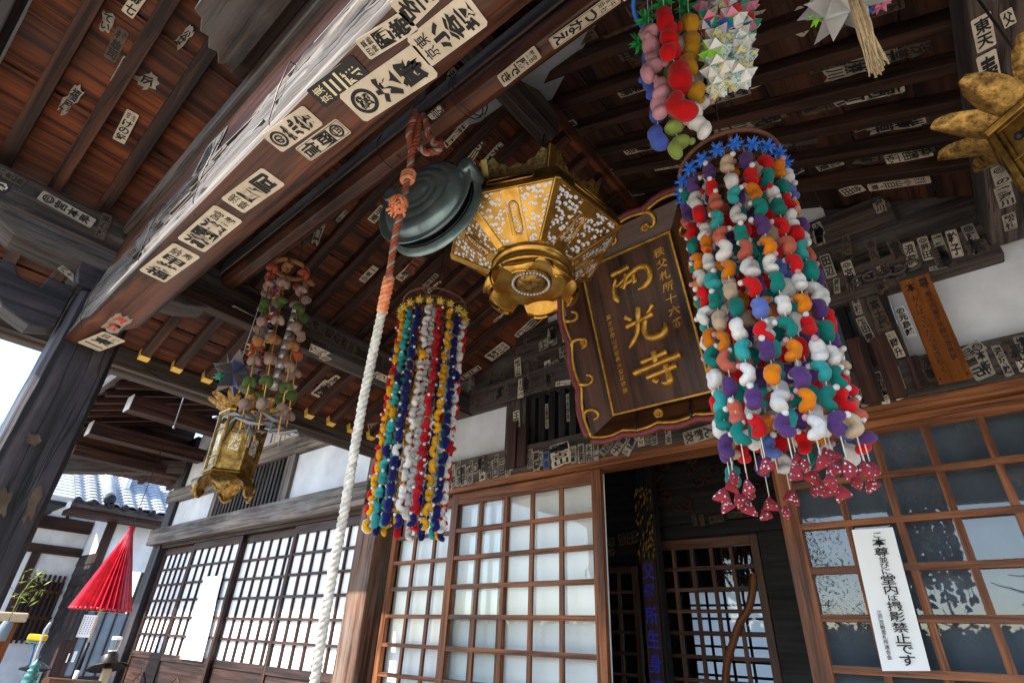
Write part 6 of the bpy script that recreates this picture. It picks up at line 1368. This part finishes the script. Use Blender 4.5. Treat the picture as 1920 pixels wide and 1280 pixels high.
# orange display cabinet and bamboo vase at the far left
oc = at(-14, 1195, 6.2); t = thing('display_cabinet', 'orange wooden cabinet with small grey tags at the left edge', 'cabinet', oc)
mb = MB(); mb.box(oc + V((-.30, -.32, -1.0)), oc + V((.1, .16, .17))); mb.build('body', 'plaque', t, bevel=.01); mb = MB(); mb.box(oc + V((-.33, -.36, .1705)), oc + V((.14, .22, .27))); mb.build('top', 'straw', t, bevel=.02)
for k in range(5): mb = MB(); mb.box(oc + V((.101, -.02 + .05 * (k % 2), .10 - .11 * k)), oc + V((.108, .05 + .05 * (k % 2), .14 - .11 * k))); mb.build('tag', 'greys' if k % 2 else 'iron', t)
vp = at(38, 1115, 6.0); t = thing('bamboo_sprig', 'small sprig of yellow green bamboo leaves in a vase behind the pillar', 'plant', vp)
mb = MB(); mb.tube([vp + V((0, 0, -.30)), vp, vp + V((.03, .04, .16)), vp + V((.05, .1, .26))], .005, 5); mb.build('stem', 'leaf', t)
mb = MB()
for k in range(60):
    c = vp + V((random.gauss(.03, .06), random.gauss(.05, .07), random.choice((random.gauss(0, .05), random.gauss(.17, .06))))); d = V((random.uniform(-1, 1), random.uniform(-1, 1), random.uniform(-.6, .3))).normalized() * .05; s = d.cross(V((random.random(), random.random(), 1))).normalized() * .009
    mb.face([c - d, c + s, c + d, c - s])
mb.build('leaves', 'leaf', t, merge=False); mb = MB(); mb.lathe([(0, -.45), (.05, -.45), (.055, -.3), (.04, -.26)], vp, None, 14); mb.build('vase', 'board', t)

# ---- trees in the yard behind the camera, seen mirrored in the door glass
def tree(label, loc, h, spread, leafy, seed):
    rg = random.Random(seed); t = thing('yard_tree', label, 'tree', loc); c = V(loc); mb = MB(); tips = []
    def br(p, d, L, r, dep):
        pts = [p]; n = 5
        for i in range(n): d = (d + V((rg.gauss(0, .16), rg.gauss(0, .16), rg.gauss(.02, .10)))).normalized(); pts.append(pts[-1] + d * L / n)
        mb.tube(pts, [r * (1 - .5 * i / n) for i in range(n + 1)], 6)
        if dep == 0: tips.append(pts[-1]); return
        for k in range(rg.randint(3, 4)):
            q = pts[rg.randint(2, n)]; a = rg.random() * 6.3; br(q, (d * .6 + V((cos(a), sin(a), .25)) * .8 * spread).normalized(), L * .62, r * .5, dep - 1)
    br(c, V((0, 0, 1)), h * .45, h * .03, 3 if not leafy else 2); mb.build('trunk', 'bark', t)
    if leafy:
        mb = MB()
        for k in range(9000):
            u = rg.random() ** .7; a = rg.random() * 6.3; R_ = spread * h * .26 * (1.05 - u) * (.55 + .6 * rg.random()) * (1 + .25 * sin(a * 5 + u * 20)); p = c + V((R_ * cos(a), R_ * sin(a), h * (.22 + .8 * u))); s = .03 + rg.random() * .04
            x = V((rg.gauss(0, 1), rg.gauss(0, 1), rg.gauss(0, 1))).normalized(); y = x.cross(V((.3, .5, .8))).normalized(); mb.face([p - x * s, p + y * s * .5, p + x * s, p - y * s * .5])
        mb.build('crown', 'green', t, merge=False)
tree('bare branching tree across the yard, mirrored in the dark door glass', (.9, -9.5, GZ), 5.6, 1.1, False, 3)
tree('tall dark conifer across the yard, mirrored in the pale door glass', (-5.5, -15, GZ), 9.5, .9, True, 5)
tree('second bare tree with thin twigs across the yard, mirrored low in the door glass', (-2.2, -11, GZ), 4.6, 1.2, False, 8)
rg = random.Random(2); t = thing('garden_hedge', 'long dark clipped hedge across the yard, mirrored in the door glass', 'hedge', (-2, -20, GZ))
mb = MB(); mb.box((-26, -20.6, GZ), (22, -19.4, GZ + 2.5)); mb.build('inner_mass', 'green', t)
mb = MB()
for k in range(9000):
    p = V((rg.uniform(-26, 22), -19.35 + rg.uniform(-.15, .2), GZ + rg.random() * 2.75)); x = V((rg.gauss(0, 1), rg.gauss(0, .6), rg.gauss(0, 1))).normalized() * .16; y = x.cross(V((.2, 1, .3))).normalized() * .09; mb.face([p - x, p + y, p + x, p - y])
mb.build('foliage', 'green', t, merge=False)
